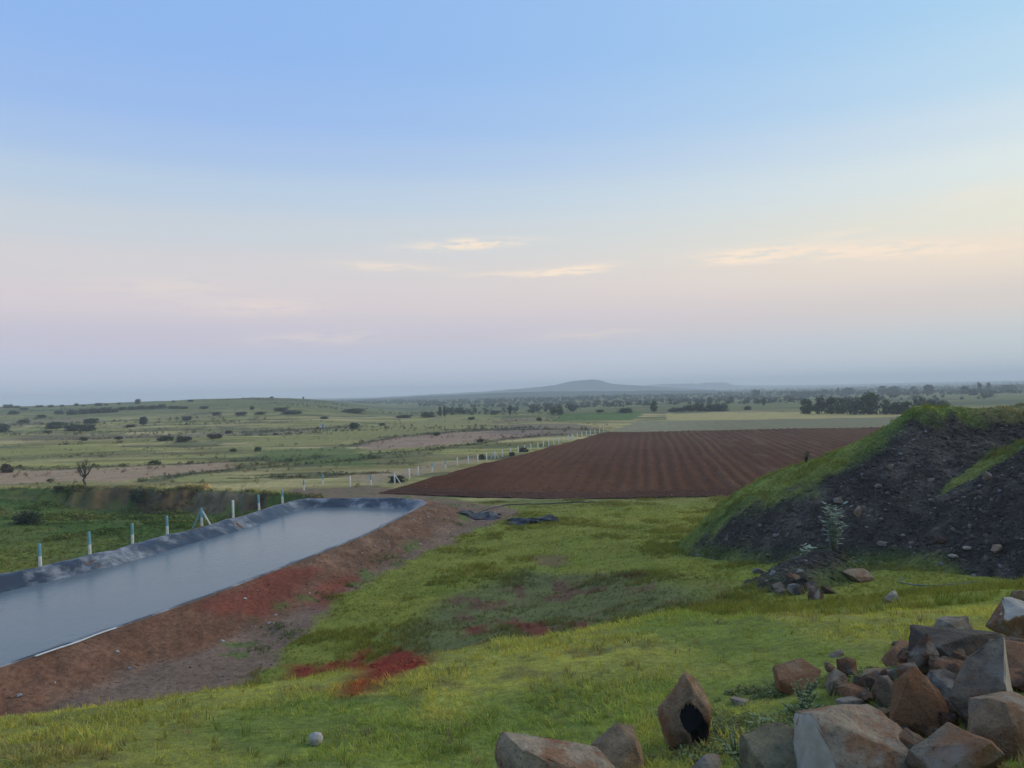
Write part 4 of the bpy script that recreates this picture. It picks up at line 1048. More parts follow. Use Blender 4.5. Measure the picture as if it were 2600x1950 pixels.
TREE_ROWS = [
(66.8, 366.7, 4.11, 5.04, 'r', 'lone round dark tree right of the bright green crop field', None),
(84.2, 370.1, 5.65, 3.39, 'd', 'left tree of the dark belt behind the pale yellow field', None),
(87.5, 363.3, 6.29, 4.07, 'd', 'second tree from the left of the dark belt behind the pale yellow field', None),
(92.0, 360.8, 6.25, 3.86, 'd', 'third tree from the left of the dark belt behind the pale yellow field', None),
(96.8, 358.8, 6.21, 4.02, 'd', 'right end tree of the dark belt behind the pale yellow field', None),
(77.9, 368.0, 7.49, 2.25, 'd', 'low dark bush at the left end of the dark tree belt', None),
(18.6, 357.9, 3.64, 3.64, 'd', 'dense dark tree left behind the bright green crop field', None),
(21.9, 357.9, 3.64, 3.83, 'r', 'pale crowned tree beside the dense dark one left of the crop field', None),
(9.1, 269.3, 1.78, 1.65, 'b', 'small dark bush near the left corner of the green crop field', None),
(51.9, 356.3, 6.53, 2.36, 'd', 'low broad bush on the far edge of the green crop field', None),
(40.8, 362.1, 4.06, 1.47, 'd', 'small low bush on the far edge of the green crop field', None),
(141.7, 558.2, 4.26, 4.83, 'r', 'small round tree standing behind the dark tree belt', None),
(163.8, 579.2, 4.72, 4.72, 'r', 'loose tree right of the one behind the dark belt', None),
(289.6, 919.1, 14.04, 10.3, 'r', 'broad hazy tree on the far plain left of the big trees', None),
(141.7, 436.8, 2.89, 4.23, 't', 'slim tree in front of the broad hazy tree', None),
(112.6, 370.9, 3.4, 2.27, 'b', 'low bush at the right end of the pale yellow field', None),
(113.4, 298.1, 5.46, 5.77, 'r', 'leftmost tree of the green clump by the yellow field', None),
(116.8, 295.0, 6.01, 6.16, 'r', 'second tree of the green clump by the yellow field', None),
(120.2, 292.3, 5.95, 6.1, 'r', 'third tree of the green clump by the yellow field', None),
(122.8, 289.3, 4.42, 5.6, 'r', 'right end tree of the green clump by the yellow field', None),
(160.0, 369.2, 3.76, 5.08, 'd', 'small dark tree peeping out between the clump and the biggest tree', None),
(124.8, 281.1, 6.01, 6.58, 'd', 'dark left half of the pair of biggest trees on the plain', None),
(128.3, 277.2, 7.9, 7.48, 'r', 'biggest round tree on the plain left of the heap crest', None),
(131.9, 273.4, 4.73, 5.01, 'r', 'medium tree just right of the biggest round tree', None),
(134.4, 270.9, 4.69, 4.69, 'd', 'dark tree between the biggest tree and the heap crest', None),
(130.3, 255.7, 4.43, 4.69, 'r', 'pale green tree right before the heap crest', None),
(143.7, 273.4, 5.29, 6.12, 'd', 'dark tree half hidden by the left side of the heap crest', None),
(154.3, 285.3, 4.94, 5.52, 'd', 'dark tree rising behind the heap crest', None),
(166.9, 300.1, 3.97, 4.28, 'd', 'small dark tree rising behind the middle of the heap crest', None),
(348.2, 951.4, 11.63, 7.27, 'd', 'left tree of the far row of three dark crowns', None),
(341.0, 906.5, 10.15, 6.46, 'd', 'middle tree of the far row of three dark crowns', None),
(345.7, 897.1, 8.22, 5.94, 'd', 'right tree of the far row of three dark crowns', None),
(390.8, 968.0, 10.35, 6.41, 'r', 'single far round tree right of the three dark crowns', None),
(389.6, 926.5, 6.13, 8.02, 't', 'slim far tree beside a broad hazy one', None),
(415.6, 956.9, 18.51, 7.8, 'r', 'broad hazy far tree above the biggest tree', None),
(433.2, 903.4, 12.88, 9.2, 'r', 'left tree of the far clump behind the biggest tree', None),
(433.5, 878.8, 15.21, 8.95, 'r', 'right tree of the far clump behind the biggest tree', None),
(452.1, 870.7, 8.87, 7.98, 'r', 'far tree between the clump and the square dark one', None),
(411.4, 764.5, 10.12, 10.12, 'd', 'square dark tree standing out on the right horizon', None),
(420.7, 719.2, 7.32, 8.79, 'd', 'hazy tree on the horizon above the heap crest', None),
(371.4, 624.2, 6.99, 5.09, 'r', 'low hazy tree on the horizon above the heap crest', None),
(453.5, 750.5, 4.97, 9.94, 't', 'slim left tree of a far pair on the right horizon', None),
(506.5, 822.9, 5.45, 10.06, 't', 'slim right tree of a far pair on the right horizon', None),
(560.0, 873.7, 19.57, 7.12, 'r', 'wide hazy tree near the right end of the horizon', None),
(-33.2, 354.6, 1.81, 4.33, 't', 'tall narrow dark tree on the middle plain, left one of a touching pair', None),
(-31.1, 353.4, 1.98, 4.32, 't', 'tall narrow dark tree on the middle plain, right one of a touching pair', None),
(-39.1, 354.2, 6.85, 2.71, 'd', 'dark bush just left of the tall narrow pair', None),
(-49.9, 355.1, 7.95, 1.63, 'd', 'long low dark bush left of the tall narrow pair', None),
(-51.6, 251.9, 3.21, 2.57, 'b', 'round green bush standing alone above the yellow pasture strip', None),
(-46.2, 272.4, 2.36, 1.11, 'b', 'small low bush right of the round one above the yellow strip', None),
(-9.1, 380.9, 4.27, 2.33, 'd', 'low dark bush on the far plain beside a narrow tree', None),
(-1.3, 357.1, 2.36, 4.18, 't', 'narrow dark tree on the far plain left of the crop field', None),
(-16.5, 308.5, 2.83, 1.57, 'b', 'small bush on the plain below the far dark tree line', None),
(-79.9, 329.1, 3.69, 1.34, 'd', 'dark bush right above the small pale hut', None),
(-7.4, 175.1, 1.78, 0.8, 'n', 'brown bush on the bare bank left of the fence', None),
(-20.0, 201.3, 2.05, 0.82, 'n', 'brown bush on the edge of the pink bare field', None),
(-175.6, 298.1, 6.98, 2.58, 'd', 'dark bush at the left end of the largest thicket on the left plain', None),
(-161.7, 285.6, 6.69, 2.91, 'd', 'dark green bush in the middle of the largest thicket on the left plain', None),
(-153.9, 280.7, 5.72, 2.86, 'd', 'dark green bush at the right end of the largest thicket on the left plain', None),
(-187.5, 344.2, 6.31, 2.63, 'd', 'bluish bush above the right end of the largest thicket', None),
(-146.2, 306.1, 4.36, 3.12, 't', 'dark wedge shaped tree standing alone on the left plain', None),
(-89.5, 199.2, 3.85, 1.52, 'd', 'dark green bush in the middle of the left pasture', None),
(-82.6, 194.4, 4.16, 1.39, 'n', 'brownish bush beside the dark green one in the left pasture', None),
(-78.5, 203.8, 3.74, 1.66, 'n', 'brown thorny bush right of the pair in the left pasture', None),
(-114.1, 205.2, 1.88, 1.25, 'b', 'small grey green bush in the left pasture below the thicket', None),
(-190.3, 288.9, 5.88, 3.53, 'd', 'hazy dark bush at the left edge of the plain', None),
(-62.4, 134.5, 2.05, 0.82, 'b', 'low bush at the upper edge of the tan bare strip', None),
(-52.8, 160.0, 1.47, 1.14, 'b', 'small upright bush in the pasture above the pond corner', None),
(-57.8, 159.5, 1.46, 0.81, 'b', 'small low bush left of the upright one in the pasture', None),
(-82.1, 125.2, 1.79, 1.66, 'n', 'grey brown bush at the left edge above the tan strip', None),
(-63.6, 106.2, 0.87, 0.43, 'b', 'tiny green bush on the tan bare strip', None),
(-14.1, 93.9, 2.2, 0.96, 'd', 'dark bush hanging against the braced white fence post', None),
(-5.2, 125.8, 0.9, 0.9, 'd', 'round bush beside a white post halfway along the fence', None),
(1.7, 138.8, 1.84, 0.99, 'n', 'brownish bush growing through the fence', None),
(-0.3, 130.4, 1.06, 0.8, 'd', 'dark bush growing at the foot of the fence', None),
(-56.1, 95.4, 1.26, 0.78, 'd', 'dark bush at the foot of the bare tree', None),
(-45.0, 92.5, 2.36, 1.6, 'd', 'dark bush against the cut bank of the gully', None),
(-42.7, 68.2, 2.43, 1.25, 'd', 'broad dark green bush in the gully weeds at the left', None),
(-227.9, 451.7, 5.52, 2.07, 'd', '', 'H'),
(-222.7, 452.7, 5.53, 2.31, 'd', '', 'H'),
(-216.7, 452.2, 5.99, 2.3, 'd', '', 'H'),
(-210.0, 452.7, 6.92, 2.31, 'd', '', 'H'),
(-209.0, 461.7, 5.17, 2.82, 'd', '', 'H'),
(-199.2, 454.3, 6.94, 2.08, 'd', '', 'H'),
(-187.9, 441.4, 4.49, 1.57, 'd', '', 'H'),
(-246.0, 432.8, 6.61, 3.09, 'd', '', 'H'),
(-242.0, 436.3, 6.66, 2.89, 'd', '', 'H'),
(-237.7, 439.9, 7.61, 3.14, 'd', '', 'H'),
(-231.5, 440.9, 6.73, 3.14, 'd', '', 'H'),
(-226.6, 440.9, 4.49, 2.24, 'd', '', 'H'),
(-172.0, 431.8, 5.28, 1.76, 'd', '', 'H'),
(-146.2, 382.2, 4.67, 2.14, 'd', '', 'H'),
(-144.9, 344.6, 5.26, 1.93, 'd', '', 'H'),
(-134.6, 399.8, 2.44, 2.04, 'd', '', 'H'),
(-256.4, 437.3, 5.34, 2.45, 'd', '', 'H'),
(-244.7, 401.6, 4.91, 2.25, 'd', '', 'H'),
(-271.1, 420.5, 4.71, 2.14, 'd', '', 'H'),
(-235.9, 373.1, 5.7, 2.28, 'd', '', 'H'),
(-163.0, 270.9, 3.31, 1.1, 'd', '', 'H'),
(-132.0, 376.1, 5.74, 1.91, 'd', '', 'H'),
(-116.2, 389.3, 7.93, 1.78, 'd', '', 'H'),
(-107.8, 377.0, 9.6, 1.73, 'd', '', 'H'),
(-84.2, 411.9, 12.58, 2.52, 'd', '', 'H'),
(-123.4, 377.8, 5.77, 1.54, 'd', '', 'H'),
(-92.2, 250.8, 2.3, 1.02, 'd', '', 'H'),
(-106.7, 209.1, 2.34, 0.85, 'd', '', 'H'),
(-73.7, 240.3, 1.71, 0.86, 'd', '', 'H'),
(-147.0, 297.0, 4.54, 1.21, 'd', '', 'H'),
(-367.9, 564.1, 6.89, 2.87, 'd', '', 'Z'),
(-357.4, 557.6, 4.54, 1.99, 'd', '', 'Z'),
(-338.6, 553.8, 5.64, 1.69, 'd', '', 'Z'),
(-325.2, 544.9, 3.88, 1.94, 'd', '', 'Z'),
(-320.3, 550.0, 3.36, 1.68, 'd', '', 'Z'),
(-320.6, 569.3, 3.48, 2.32, 'd', '', 'Z'),
(-303.6, 567.3, 5.78, 2.6, 'd', '', 'Z'),
(-275.0, 568.0, 4.05, 4.34, 'd', '', 'Z'),
(-226.1, 544.3, 4.99, 1.66, 'd', '', 'Z'),
(-332.6, 526.4, 5.36, 1.61, 'd', '', 'Z'),
(-298.5, 568.6, 2.9, 1.74, 'd', '', 'Z'),
(-311.7, 562.1, 2.58, 1.72, 'd', '', 'Z'),
(-290.5, 571.3, 2.91, 1.45, 'd', '', 'Z'),
(-241.0, 550.0, 2.8, 1.4, 'd', '', 'Z'),
(-198.4, 638.0, 3.25, 1.62, 'd', '', 'Z'),
(-172.0, 636.6, 1.62, 2.59, 'd', '', 'Z'),

]
def plant_trees():
    rnd = random.Random(3)
    for i, (x, y, w, h, k, lab, grp) in enumerate(TREE_ROWS):
        nm, cat = NAMES[k]
        if 'tree' in lab: nm, cat = 'tree', 'tree'
        o = empty(nm, (x, y, h1(x, y) - .03), rnd.uniform(0, 6.28))
        o.scale = (w * 1.12, w * 1.12, h * 1.1)
        obj('trunk', TRUNKS[KIND[k][0]][i % 4], o); obj('crown', CROWNS[k][(i * 3 + 1) % 4], o)
        if grp == 'H': tag(o, 'small dark bush of the scattered scrub on the distant left plain', cat, 'scrub bushes on the distant left plain')
        elif grp == 'Z': tag(o, 'tiny hazy bush on the left skyline', cat, 'bushes on the left skyline')
        else: tag(o, lab, cat, 'trees and bushes of the plain')
plant_trees()

def bare_tree():
    o = empty('bare_tree', (-55.5, 100.05, h1(-55.5, 100.05) - .05)); V, F = [], []
    tube(V, F, [(.1, 0, -.1), (.0, 0, .35), (-.15, 0, .75), (.12, .05, 1.15), (.05, 0, 1.35)], [.17, .15, .13, .12, .09])
    rnd = random.Random(8); tips = []
    for a, L, z0, lean in ((2.9, 2.0, 1.15, .62), (3.4, 1.3, 1.0, .9), (1.0, 2.2, 1.2, .12), (.3, 1.9, 1.2, .62), (-.4, 1.5, 1.15, .85), (2.2, 1.9, 1.2, .30), (-1.5, 1.8, 1.25, .4), (-2.4, 1.4, 1.1, .7)):
        p0 = Vector((.08, 0, z0)); d = Vector((math.cos(a) * lean, math.sin(a) * lean, 1)).normalized()
        p1 = p0 + Vector((math.cos(a) * lean * .7, math.sin(a) * lean * .5, .25 * L)); p2 = p0 + d * L * .65 + Vector((rnd.uniform(-.1, .1), 0, 0)); p3 = p0 + d * L
        tube(V, F, [p0, p1, p2, p3], [.075, .055, .035, .015], 5); tips += [p2, p3, (p2 + p3) / 2]
        for q in range(3):
            s = p1.lerp(p3, rnd.uniform(.2, .8)); e = s + Vector((rnd.uniform(-.4, .4), rnd.uniform(-.4, .4), rnd.uniform(.2, .5)))
            tube(V, F, [s, e], [.022, .008], 4); tips.append(e)
    obj('trunk', mesh_from('trunk', V, F, [M_BARK], True), o)
    V, F, C = [], [], []
    for t in tips:
        for j in range(26):
            p = t + Vector((rnd.gauss(0, .12), rnd.gauss(0, .12), rnd.gauss(.02, .13))); n = Vector((rnd.gauss(0, 1), rnd.gauss(0, 1), rnd.gauss(0, 1))).normalized()
            a = n.orthogonal().normalized(); b = n.cross(a); s = rnd.uniform(.03, .065); i = len(V); g = rnd.uniform(.7, 1.2)
            V += [p - a * s, p - b * s * .6, p + a * s, p + b * s * .6]; C += [(g, g, g)] * 4; F.append((i, i + 1, i + 2, i + 3))
    obj('crown', mesh_from('crown', V, F, [M_LEAF_DARK], False, np.array(C)), o)
    tag(o, 'crooked nearly bare little tree in front of the tan bare strip', 'tree', 'trees and bushes of the plain')
bare_tree()

def woodland():
    """far wooded belts that read as one mass"""
    rng = np.random.default_rng(5); V, F, C = [], [], []
    pts = []
    for d0, d1, n, u0, u1, thr in ((470, 640, 150, .02, .62, .60), (640, 1000, 900, -.12, .70, .57), (1000, 1900, 2200, -.22, .72, .50), (1900, 3000, 900, -.3, .75, .45), (330, 460, 26, -.10, .08, .62)):
        d = rng.uniform(d0, d1, n * 9); x = rng.uniform(u0, u1, n * 9) * d
        m = fbm(x / 150, d / 16, 3, 950) > thr
        pts.append(np.stack([x[m][:n], d[m][:n]], -1))
    P = np.concatenate(pts); hz = height(P[:, 0], P[:, 1])
    rise = np.where((P[:, 1] > 1300), 0, 0)
    for (x, y), z in zip(P, hz):
        h = rng.uniform(1.8, 4.6) * (1 + .35 * (y > 900)); w = h * rng.uniform(.7, 1.7); nl = 34 if y < 700 else 22; g0 = rng.uniform(.75, 1.25)
        dirs = rng.normal(0, 1, (nl, 3)); dirs /= np.linalg.norm(dirs, axis=1)[:, None]
        c = np.array([x, y, z]) + dirs * np.array([w, w, h * .5]) * (rng.random((nl, 1)) ** .45) * np.array([.62, .62, .95]) + np.array([0, 0, h * .48])
        t = rng.normal(0, 1, (nl, 3)); t -= (t * dirs).sum(1)[:, None] * dirs; t /= np.linalg.norm(t, axis=1)[:, None]; b = np.cross(dirs, t)
        s = max(h, w * .7) * .18 * rng.uniform(.7, 1.3, (nl, 1)); i = len(V)
        q = np.stack([c - t * s, c - b * s * .75, c + t * s, c + b * s * .75], 1).reshape(-1, 3)
        V.extend(q.tolist()); C.extend(np.repeat(g0 * rng.uniform(.8, 1.2, (nl, 1)), 4, 0).repeat(3, 1).tolist())
        F.extend([(i + 4 * k, i + 4 * k + 1, i + 4 * k + 2, i + 4 * k + 3) for k in range(nl)])
    me = mesh_from('distant_woodland', np.array(V), np.array(F), [M_LEAF_WOOD], False, np.array(C))
    tag(obj('distant_woodland', me), 'far belts of trees fading into the haze', None, None, 'stuff')
woodland()

# ------------------------------------------------------------------ fence posts
def prism(V, F, p0, p1, r0, r1, sides=8, rot=.4):
    tube(V, F, [p0, p1], [r0, r1], sides)
def post_meshes(H, seed):
    rnd = random.Random(seed); r = .092
    V, F = [], []; tube(V, F, [(0, 0, -.3), (.0, 0, H * .25), (0, 0, H * .5)], [r * 1.05, r * 1.02, r], 7)
    low = mesh_from('post_shaft', V, F, [M_WHITE], True, sharp=40)
    V, F = [], []; tube(V, F, [(0, 0, H * .5), (0, 0, H * .8), (0, 0, H * .97), (0, 0, H)], [r * 1.03, r * 1.0, r * .96, r * .75], 7)
    up = mesh_from('painted_top', V, F, [M_TEAL], True, sharp=40)
    V, F = [], []; tube(V, F, [(0, 0, H * .5), (0, 0, H * .97), (0, 0, H)], [r * 1.03, r * .97, r * .75], 7)
    upw = mesh_from('painted_top', V, F, [M_WHITE], True, sharp=40)
    return low, up, upw
PM = post_meshes(1.22, 1)
def brace_mesh(side, mat):
    V, F = [], []; tube(V, F, [(side * .75, .05, -.12), (side * .05, .02, 1.02)], [.06, .055], 6)
    return mesh_from('brace', V, F, [mat], True, sharp=40)
BR = {(s, m): brace_mesh(s, mt) for s in (-1, 1) for m, mt in (('w', M_WHITE), ('t', M_TEAL))}
ORD = ['first', 'second', 'third', 'fourth', 'fifth', 'sixth', 'seventh', 'eighth', 'ninth', 'tenth', 'eleventh', 'twelfth', 'thirteenth', 'fourteenth', 'fifteenth', 'sixteenth', 'seventeenth', 'eighteenth', 'nineteenth', 'twentieth']
def fence_post(x, y, label, group, top=True, brace=None, z=None, hs=1.0):
    rnd = random.Random(int(x * 100 + y * 7))
    o = empty('fence_post', (x, y, h1(x, y) if z is None else z), rnd.uniform(0, 1.2) if not brace else 0)
    o.rotation_euler[0] = rnd.uniform(-.03, .03); o.rotation_euler[1] = rnd.uniform(-.035, .02); o.scale = (1, 1, hs)
    obj('post_shaft', PM[0], o); obj('painted_top', PM[1] if top else PM[2], o)
    for s, m in (brace or ()): obj('brace', BR[(s, m)], o)
    tag(o, label, 'fence post', group)
POND = [(-27.16, 44.25), (-26.34, 47.94), (-25.15, 50.87), (-24.22, 53.93), (-23.2, 57.39), (-22.33, 61.38), (-21.32, 64.59), (-20.3, 67.68)]
for i, (x, y) in enumerate(POND):
    lab = ['teal and white post at the left end of the row beside the pond', 'second teal and white post from the left beside the pond', 'third post from the left beside the pond',
           'fourth post from the left beside the pond', 'braced post with two slanting struts beside the pond liner', 'plain white post right of the braced one beside the pond',
           'teal topped post second right of the braced one by the pond', 'last teal topped post before the far corner of the pond'][i]
    hb = h1(x, y)
    fence_post(x, y, lab, 'posts beside the pond', i != 5, ((-1, 't'), (1, 'w')) if i == 4 else None, z=hb, hs=(1.5 - hb + 1.12) / 1.22)
FAR = [(-24.1, 88.7), (-23.1, 93.4), (-19.3, 91.0), (-17.0, 91.8), (-14.3, 92.6), (-13.2, 97.6), (-11.85, 100.6), (-10.6, 106.0), (-9.04, 109.0), (-7.61, 112.4), (-6.2, 115.7), (-4.97, 119.3), (-3.7, 122.6), (-2.5, 126.6),
       (-1.3, 129.8), (.1, 133), (1.43, 136.5), (2.6, 139.6), (3.8, 143), (5.2, 146.8), (6.4, 150.5), (7.6, 154), (8.8, 157.5), (10, 161), (11.3, 165), (12.6, 168.8), (13.8, 172.5), (15.2, 176.5), (16.6, 180.5), (18, 184.5), (19.4, 188.5), (21, 193), (22.6, 197.5), (24.3, 202.5)]
for i, (x, y) in enumerate(FAR):
    bx = x - .6 if i > 5 else x
    if i < 2: lab, grp = (['grey topped post half hidden behind the far pond corner', 'tall pale post beyond the far corner of the pond'][i], 'posts of the field fence')
    elif i < 18: lab, grp = '%s white post of the field fence counted from the pond' % ORD[i - 2], 'posts of the field fence'
    else: lab, grp = 'small white post in the far stretch of the field fence', 'far posts of the field fence'
    fence_post(bx, y, lab, grp, i in (0, 1, 3, 7, 8), {4: ((1, 'w'),), 13: ((-1, 'w'), (1, 'w')), 26: ((-1, 'w'), (1, 'w'))}.get(i))

# ------------------------------------------------------------------ plastic sheets, hoses, pipe, hut
def crumpled_sheet(name, loc, lx, ly, hgt, seed, label, rz):
    nx, ny = 46, 26; V = []
    xs, ys = np.linspace(-.5, .5, nx), np.linspace(-.5, .5, ny)
    Xg, Yg = np.meshgrid(xs, ys); x, y = Xg.ravel(), Yg.ravel()
    ox = (fbm(x * 4, y * 4, 3, seed) - .5) * .28; oy = (fbm(x * 4 + 7, y * 4, 3, seed + 1) - .5) * .4
    r = np.abs(fbm(x * 5 + 2, y * 3, 3, seed + 2) - .5) * 2; r2 = np.abs(fbm(x * 11, y * 8, 3, seed + 3) - .5) * 2
    env = np.clip(1.25 - np.maximum(np.abs(x), np.abs(y)) * 2.2, 0, 1)
    z = (sstep(.35, .75, fbm(x * 3.2 + 5, y * 2, 2, seed + 4)) * .75 + (1 - r) * .32 + (1 - r2) * .14 - .25) * env * hgt
    X, Y = (x + ox) * lx, (y + oy) * ly
    c, s = math.cos(rz), math.sin(rz)
    gx, gy = loc[0] + X * c - Y * s, loc[1] + X * s + Y * c
    zz = height(gx, gy) + np.maximum(z, 0) + .02 + env * .02
    i = np.arange(ny - 1)[:, None] * nx + np.arange(nx - 1)[None, :]
    F = np.stack([i, i + 1, i + nx + 1, i + nx], -1).reshape(-1, 4)
    rr = np.random.default_rng(seed); F = F[(fbm(xs.size * 0 + (x[F[:, 0]]) * 6, y[F[:, 0]] * 6, 2, seed + 9) + .9 * (env[F[:, 0]] - .1)) > .42]
    used, inv = np.unique(F, return_inverse=True)
    z0 = h1(loc[0], loc[1])
    me = mesh_from(name, np.stack([gx - loc[0], gy - loc[1], zz - z0], -1)[used], inv.reshape(-1, 4), [M_FILM], True, sharp=35)
    o = obj(name, me, loc=(loc[0], loc[1], z0)); md = o.modifiers.new('thickness', 'SOLIDIFY'); md.thickness = .01
    tag(o, label, 'plastic sheet', 'discarded plastic sheets')
crumpled_sheet('plastic_sheet', (-2.9, 64.6), 3.3, 3.0, .55, 11, 'crumpled black and grey plastic sheet lying on the path end', -.25)
crumpled_sheet('plastic_sheet', (1.55, 61.3), 4.2, 2.0, .85, 31, 'heap of black plastic sheeting dumped on the grass', .08)
def lay_tube(name, pts, r, mat, label, cat, on=surf, lift=0.0, n=60):
    P = np.array(pts, float); t = np.linspace(0, 1, len(P)); q = np.linspace(0, 1, n)
    x, y = Pchip(t, P[:, 0])(q) if len(P) > 2 else np.interp(q, t, P[:, 0]), Pchip(t, P[:, 1])(q) if len(P) > 2 else np.interp(q, t, P[:, 1])
    z = on(x, y) + r * .7 + lift
    if P.shape[1] > 2: z = z + np.interp(q, t, P[:, 2])
    V, F = [], []; tube(V, F, list(zip(x, y, z)), [r] * n, 8)
    tag(obj(name, mesh_from(name, V, F, [mat], True)), label, cat)
lay_tube('hose', [(-3.4, 66.2), (-2.0, 70.2), (-.5, 71.9), (2.2, 72.4), (5.2, 72.1), (7.6, 72.6)], .055, M_HOSE, 'thin black hose lying along the front edge of the ploughed field', 'hose')
lay_tube('pipe', [(-17.28, 27.75), (-16.98, 28.5), (-16.60, 29.37), (-16.38, 30.2), (-16.05, 31.0)], .035, M_PIPE, 'pale pipe lying along the near edge of the pond', 'pipe', lambda x, y: np.maximum(height(x, y), RIM_Z) + .02)
lay_tube('hose', [(14.2, 28.6), (13.95, 28.2), (13.6, 27.4), (13.7, 26.6), (14.3, 26.2), (15.2, 26.2), (15.6, 25.6)], .024, M_BHOSE, 'grey blue hose curling out of the grass at the foot of the gravel heap', 'hose')
def pump_hut():
    x, y = -66.0, 268.0
    o = empty('pump_hut', (x, y, h1(x, y) - .05), .3)
    V = [(sx * .75, sy * .6, z) for z in (0, 1.35) for sx, sy in ((-1, -1), (1, -1), (1, 1), (-1, 1))]
    Fq = [(0, 1, 5, 4), (1, 2, 6, 5), (2, 3, 7, 6), (3, 0, 4, 7), (4, 5, 6, 7)]
    obj('wall', mesh_from('wall', V, Fq, [M_HUT], False), o)
    V = [(sx * .9, sy * .75, z + sx * .06) for z in (1.41, 1.48) for sx, sy in ((-1, -1), (1, -1), (1, 1), (-1, 1))]
    obj('roof', mesh_from('roof', V, Fq + [(3, 2, 1, 0)], [M_HUTROOF], False), o)
    V = [(sx * .28 + .1, -.62, z) for z in (.02, 1.1) for sx in (-1, 1)]
    obj('door', mesh_from('door', [V[0], V[1], V[3], V[2]], [(0, 1, 2, 3)], [M_HUTROOF], False), o)
    tag(o, 'tiny pale hut standing alone on the left plain', 'hut')
pump_hut()

# ------------------------------------------------------------------ stones
import bmesh
from mathutils import noise as mnoise
def rock_mesh(seed, dims, npts=15, taper=0.0, tex=1.4, slope=0.0, cuts=3, rough=.06, planes=(), hollow=None, boxy=.5, bevel=.032, pale=None):
    """broken stone: convex hull of scattered points, edges worn, faces roughened"""
    rnd = random.Random(seed); bm = bmesh.new()
    pl = [(Vector(p[:3]).normalized(), p[3]) for p in planes]
    for k in range(npts):
        d = Vector((rnd.gauss(0, 1), rnd.gauss(0, 1), rnd.gauss(0, 1))).normalized()
        m = max(abs(d.x), abs(d.y), abs(d.z)); p = d * (1 - boxy + boxy / m * .8) * rnd.uniform(.86, 1.06)
        for n, q in pl:
            e = p.dot(n) - q
            if e > 0: p = p - n * e
        bm.verts.new(p)
    r = bmesh.ops.convex_hull(bm, input=bm.verts)
    bmesh.ops.delete(bm, geom=[v for v in bm.verts if not v.link_faces], context='VERTS')
    bmesh.ops.dissolve_limit(bm, angle_limit=math.radians(9), verts=bm.verts, edges=bm.edges)
    bmesh.ops.bevel(bm, geom=list(bm.edges), offset=bevel, segments=2, profile=.55, affect='EDGES', clamp_overlap=True)
    bmesh.ops.triangulate(bm, faces=bm.faces)
    bmesh.ops.subdivide_edges(bm, edges=[e for e in bm.edges if e.calc_length() > .16], cuts=cuts, use_grid_fill=True)
    bmesh.ops.triangulate(bm, faces=bm.faces)
    off = Vector((rnd.uniform(-50, 50), rnd.uniform(-50, 50), rnd.uniform(-50, 50)))
    bm.normal_update()
    for v in bm.verts:
        c = v.co
        v.co = c + v.normal * (mnoise.fractal(c * 1.7 + off, 1.0, 2.0, 4) * rough + mnoise.noise(c * 6 + off) * rough * .4 - abs(mnoise.noise(c * 11 + off)) * rough * .45)
    co = [v.co.copy() for v in bm.verts]
    mn = [min(c[i] for c in co) for i in range(3)]; mx_ = [max(c[i] for c in co) for i in range(3)]
    blk = set()
    for v in bm.verts:
        t = [(v.co[i] - mn[i]) / (mx_[i] - mn[i]) for i in range(3)]
        sc_ = 1 - taper * t[2] ** tex
        x = (t[0] - .5) * sc_; y = (t[1] - .5) * sc_; z = t[2]
        z *= 1 - slope * (t[0] if slope > 0 else (t[0] - 1))
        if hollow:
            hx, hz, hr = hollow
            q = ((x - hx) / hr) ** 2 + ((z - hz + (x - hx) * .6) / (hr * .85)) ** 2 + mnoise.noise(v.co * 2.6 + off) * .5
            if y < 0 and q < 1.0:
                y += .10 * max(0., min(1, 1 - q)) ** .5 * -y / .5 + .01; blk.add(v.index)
        v.co = Vector((x * dims[0], y * dims[1], z * dims[2]))
    me = bpy.data.meshes.new('stone')
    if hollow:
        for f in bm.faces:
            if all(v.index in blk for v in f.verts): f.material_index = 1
    if pale:
        bm.normal_update(); pn = Vector(pale[:3]).normalized()
        for f in bm.faces:
            if f.normal.dot(pn) > pale[3]: f.material_index = 1
    bm.to_mesh(me); bm.free()
    me.materials.append(M_ROCK)
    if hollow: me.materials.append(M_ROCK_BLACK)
    if pale: me.materials.append(M_ROCK_PALE)
    me.polygons.foreach_set('use_smooth', np.ones(len(me.polygons), bool)); me.set_sharp_from_angle(angle=math.radians(30))
    return me
GREY, TANC, RUST, DKB, PALE, MOSS, DGREY = (.205, .176, .142), (.285, .208, .138), (.225, .132, .078), (.095, .056, .038), (.330, .280, .215), (.200, .185, .120), (.098, .085, .074)
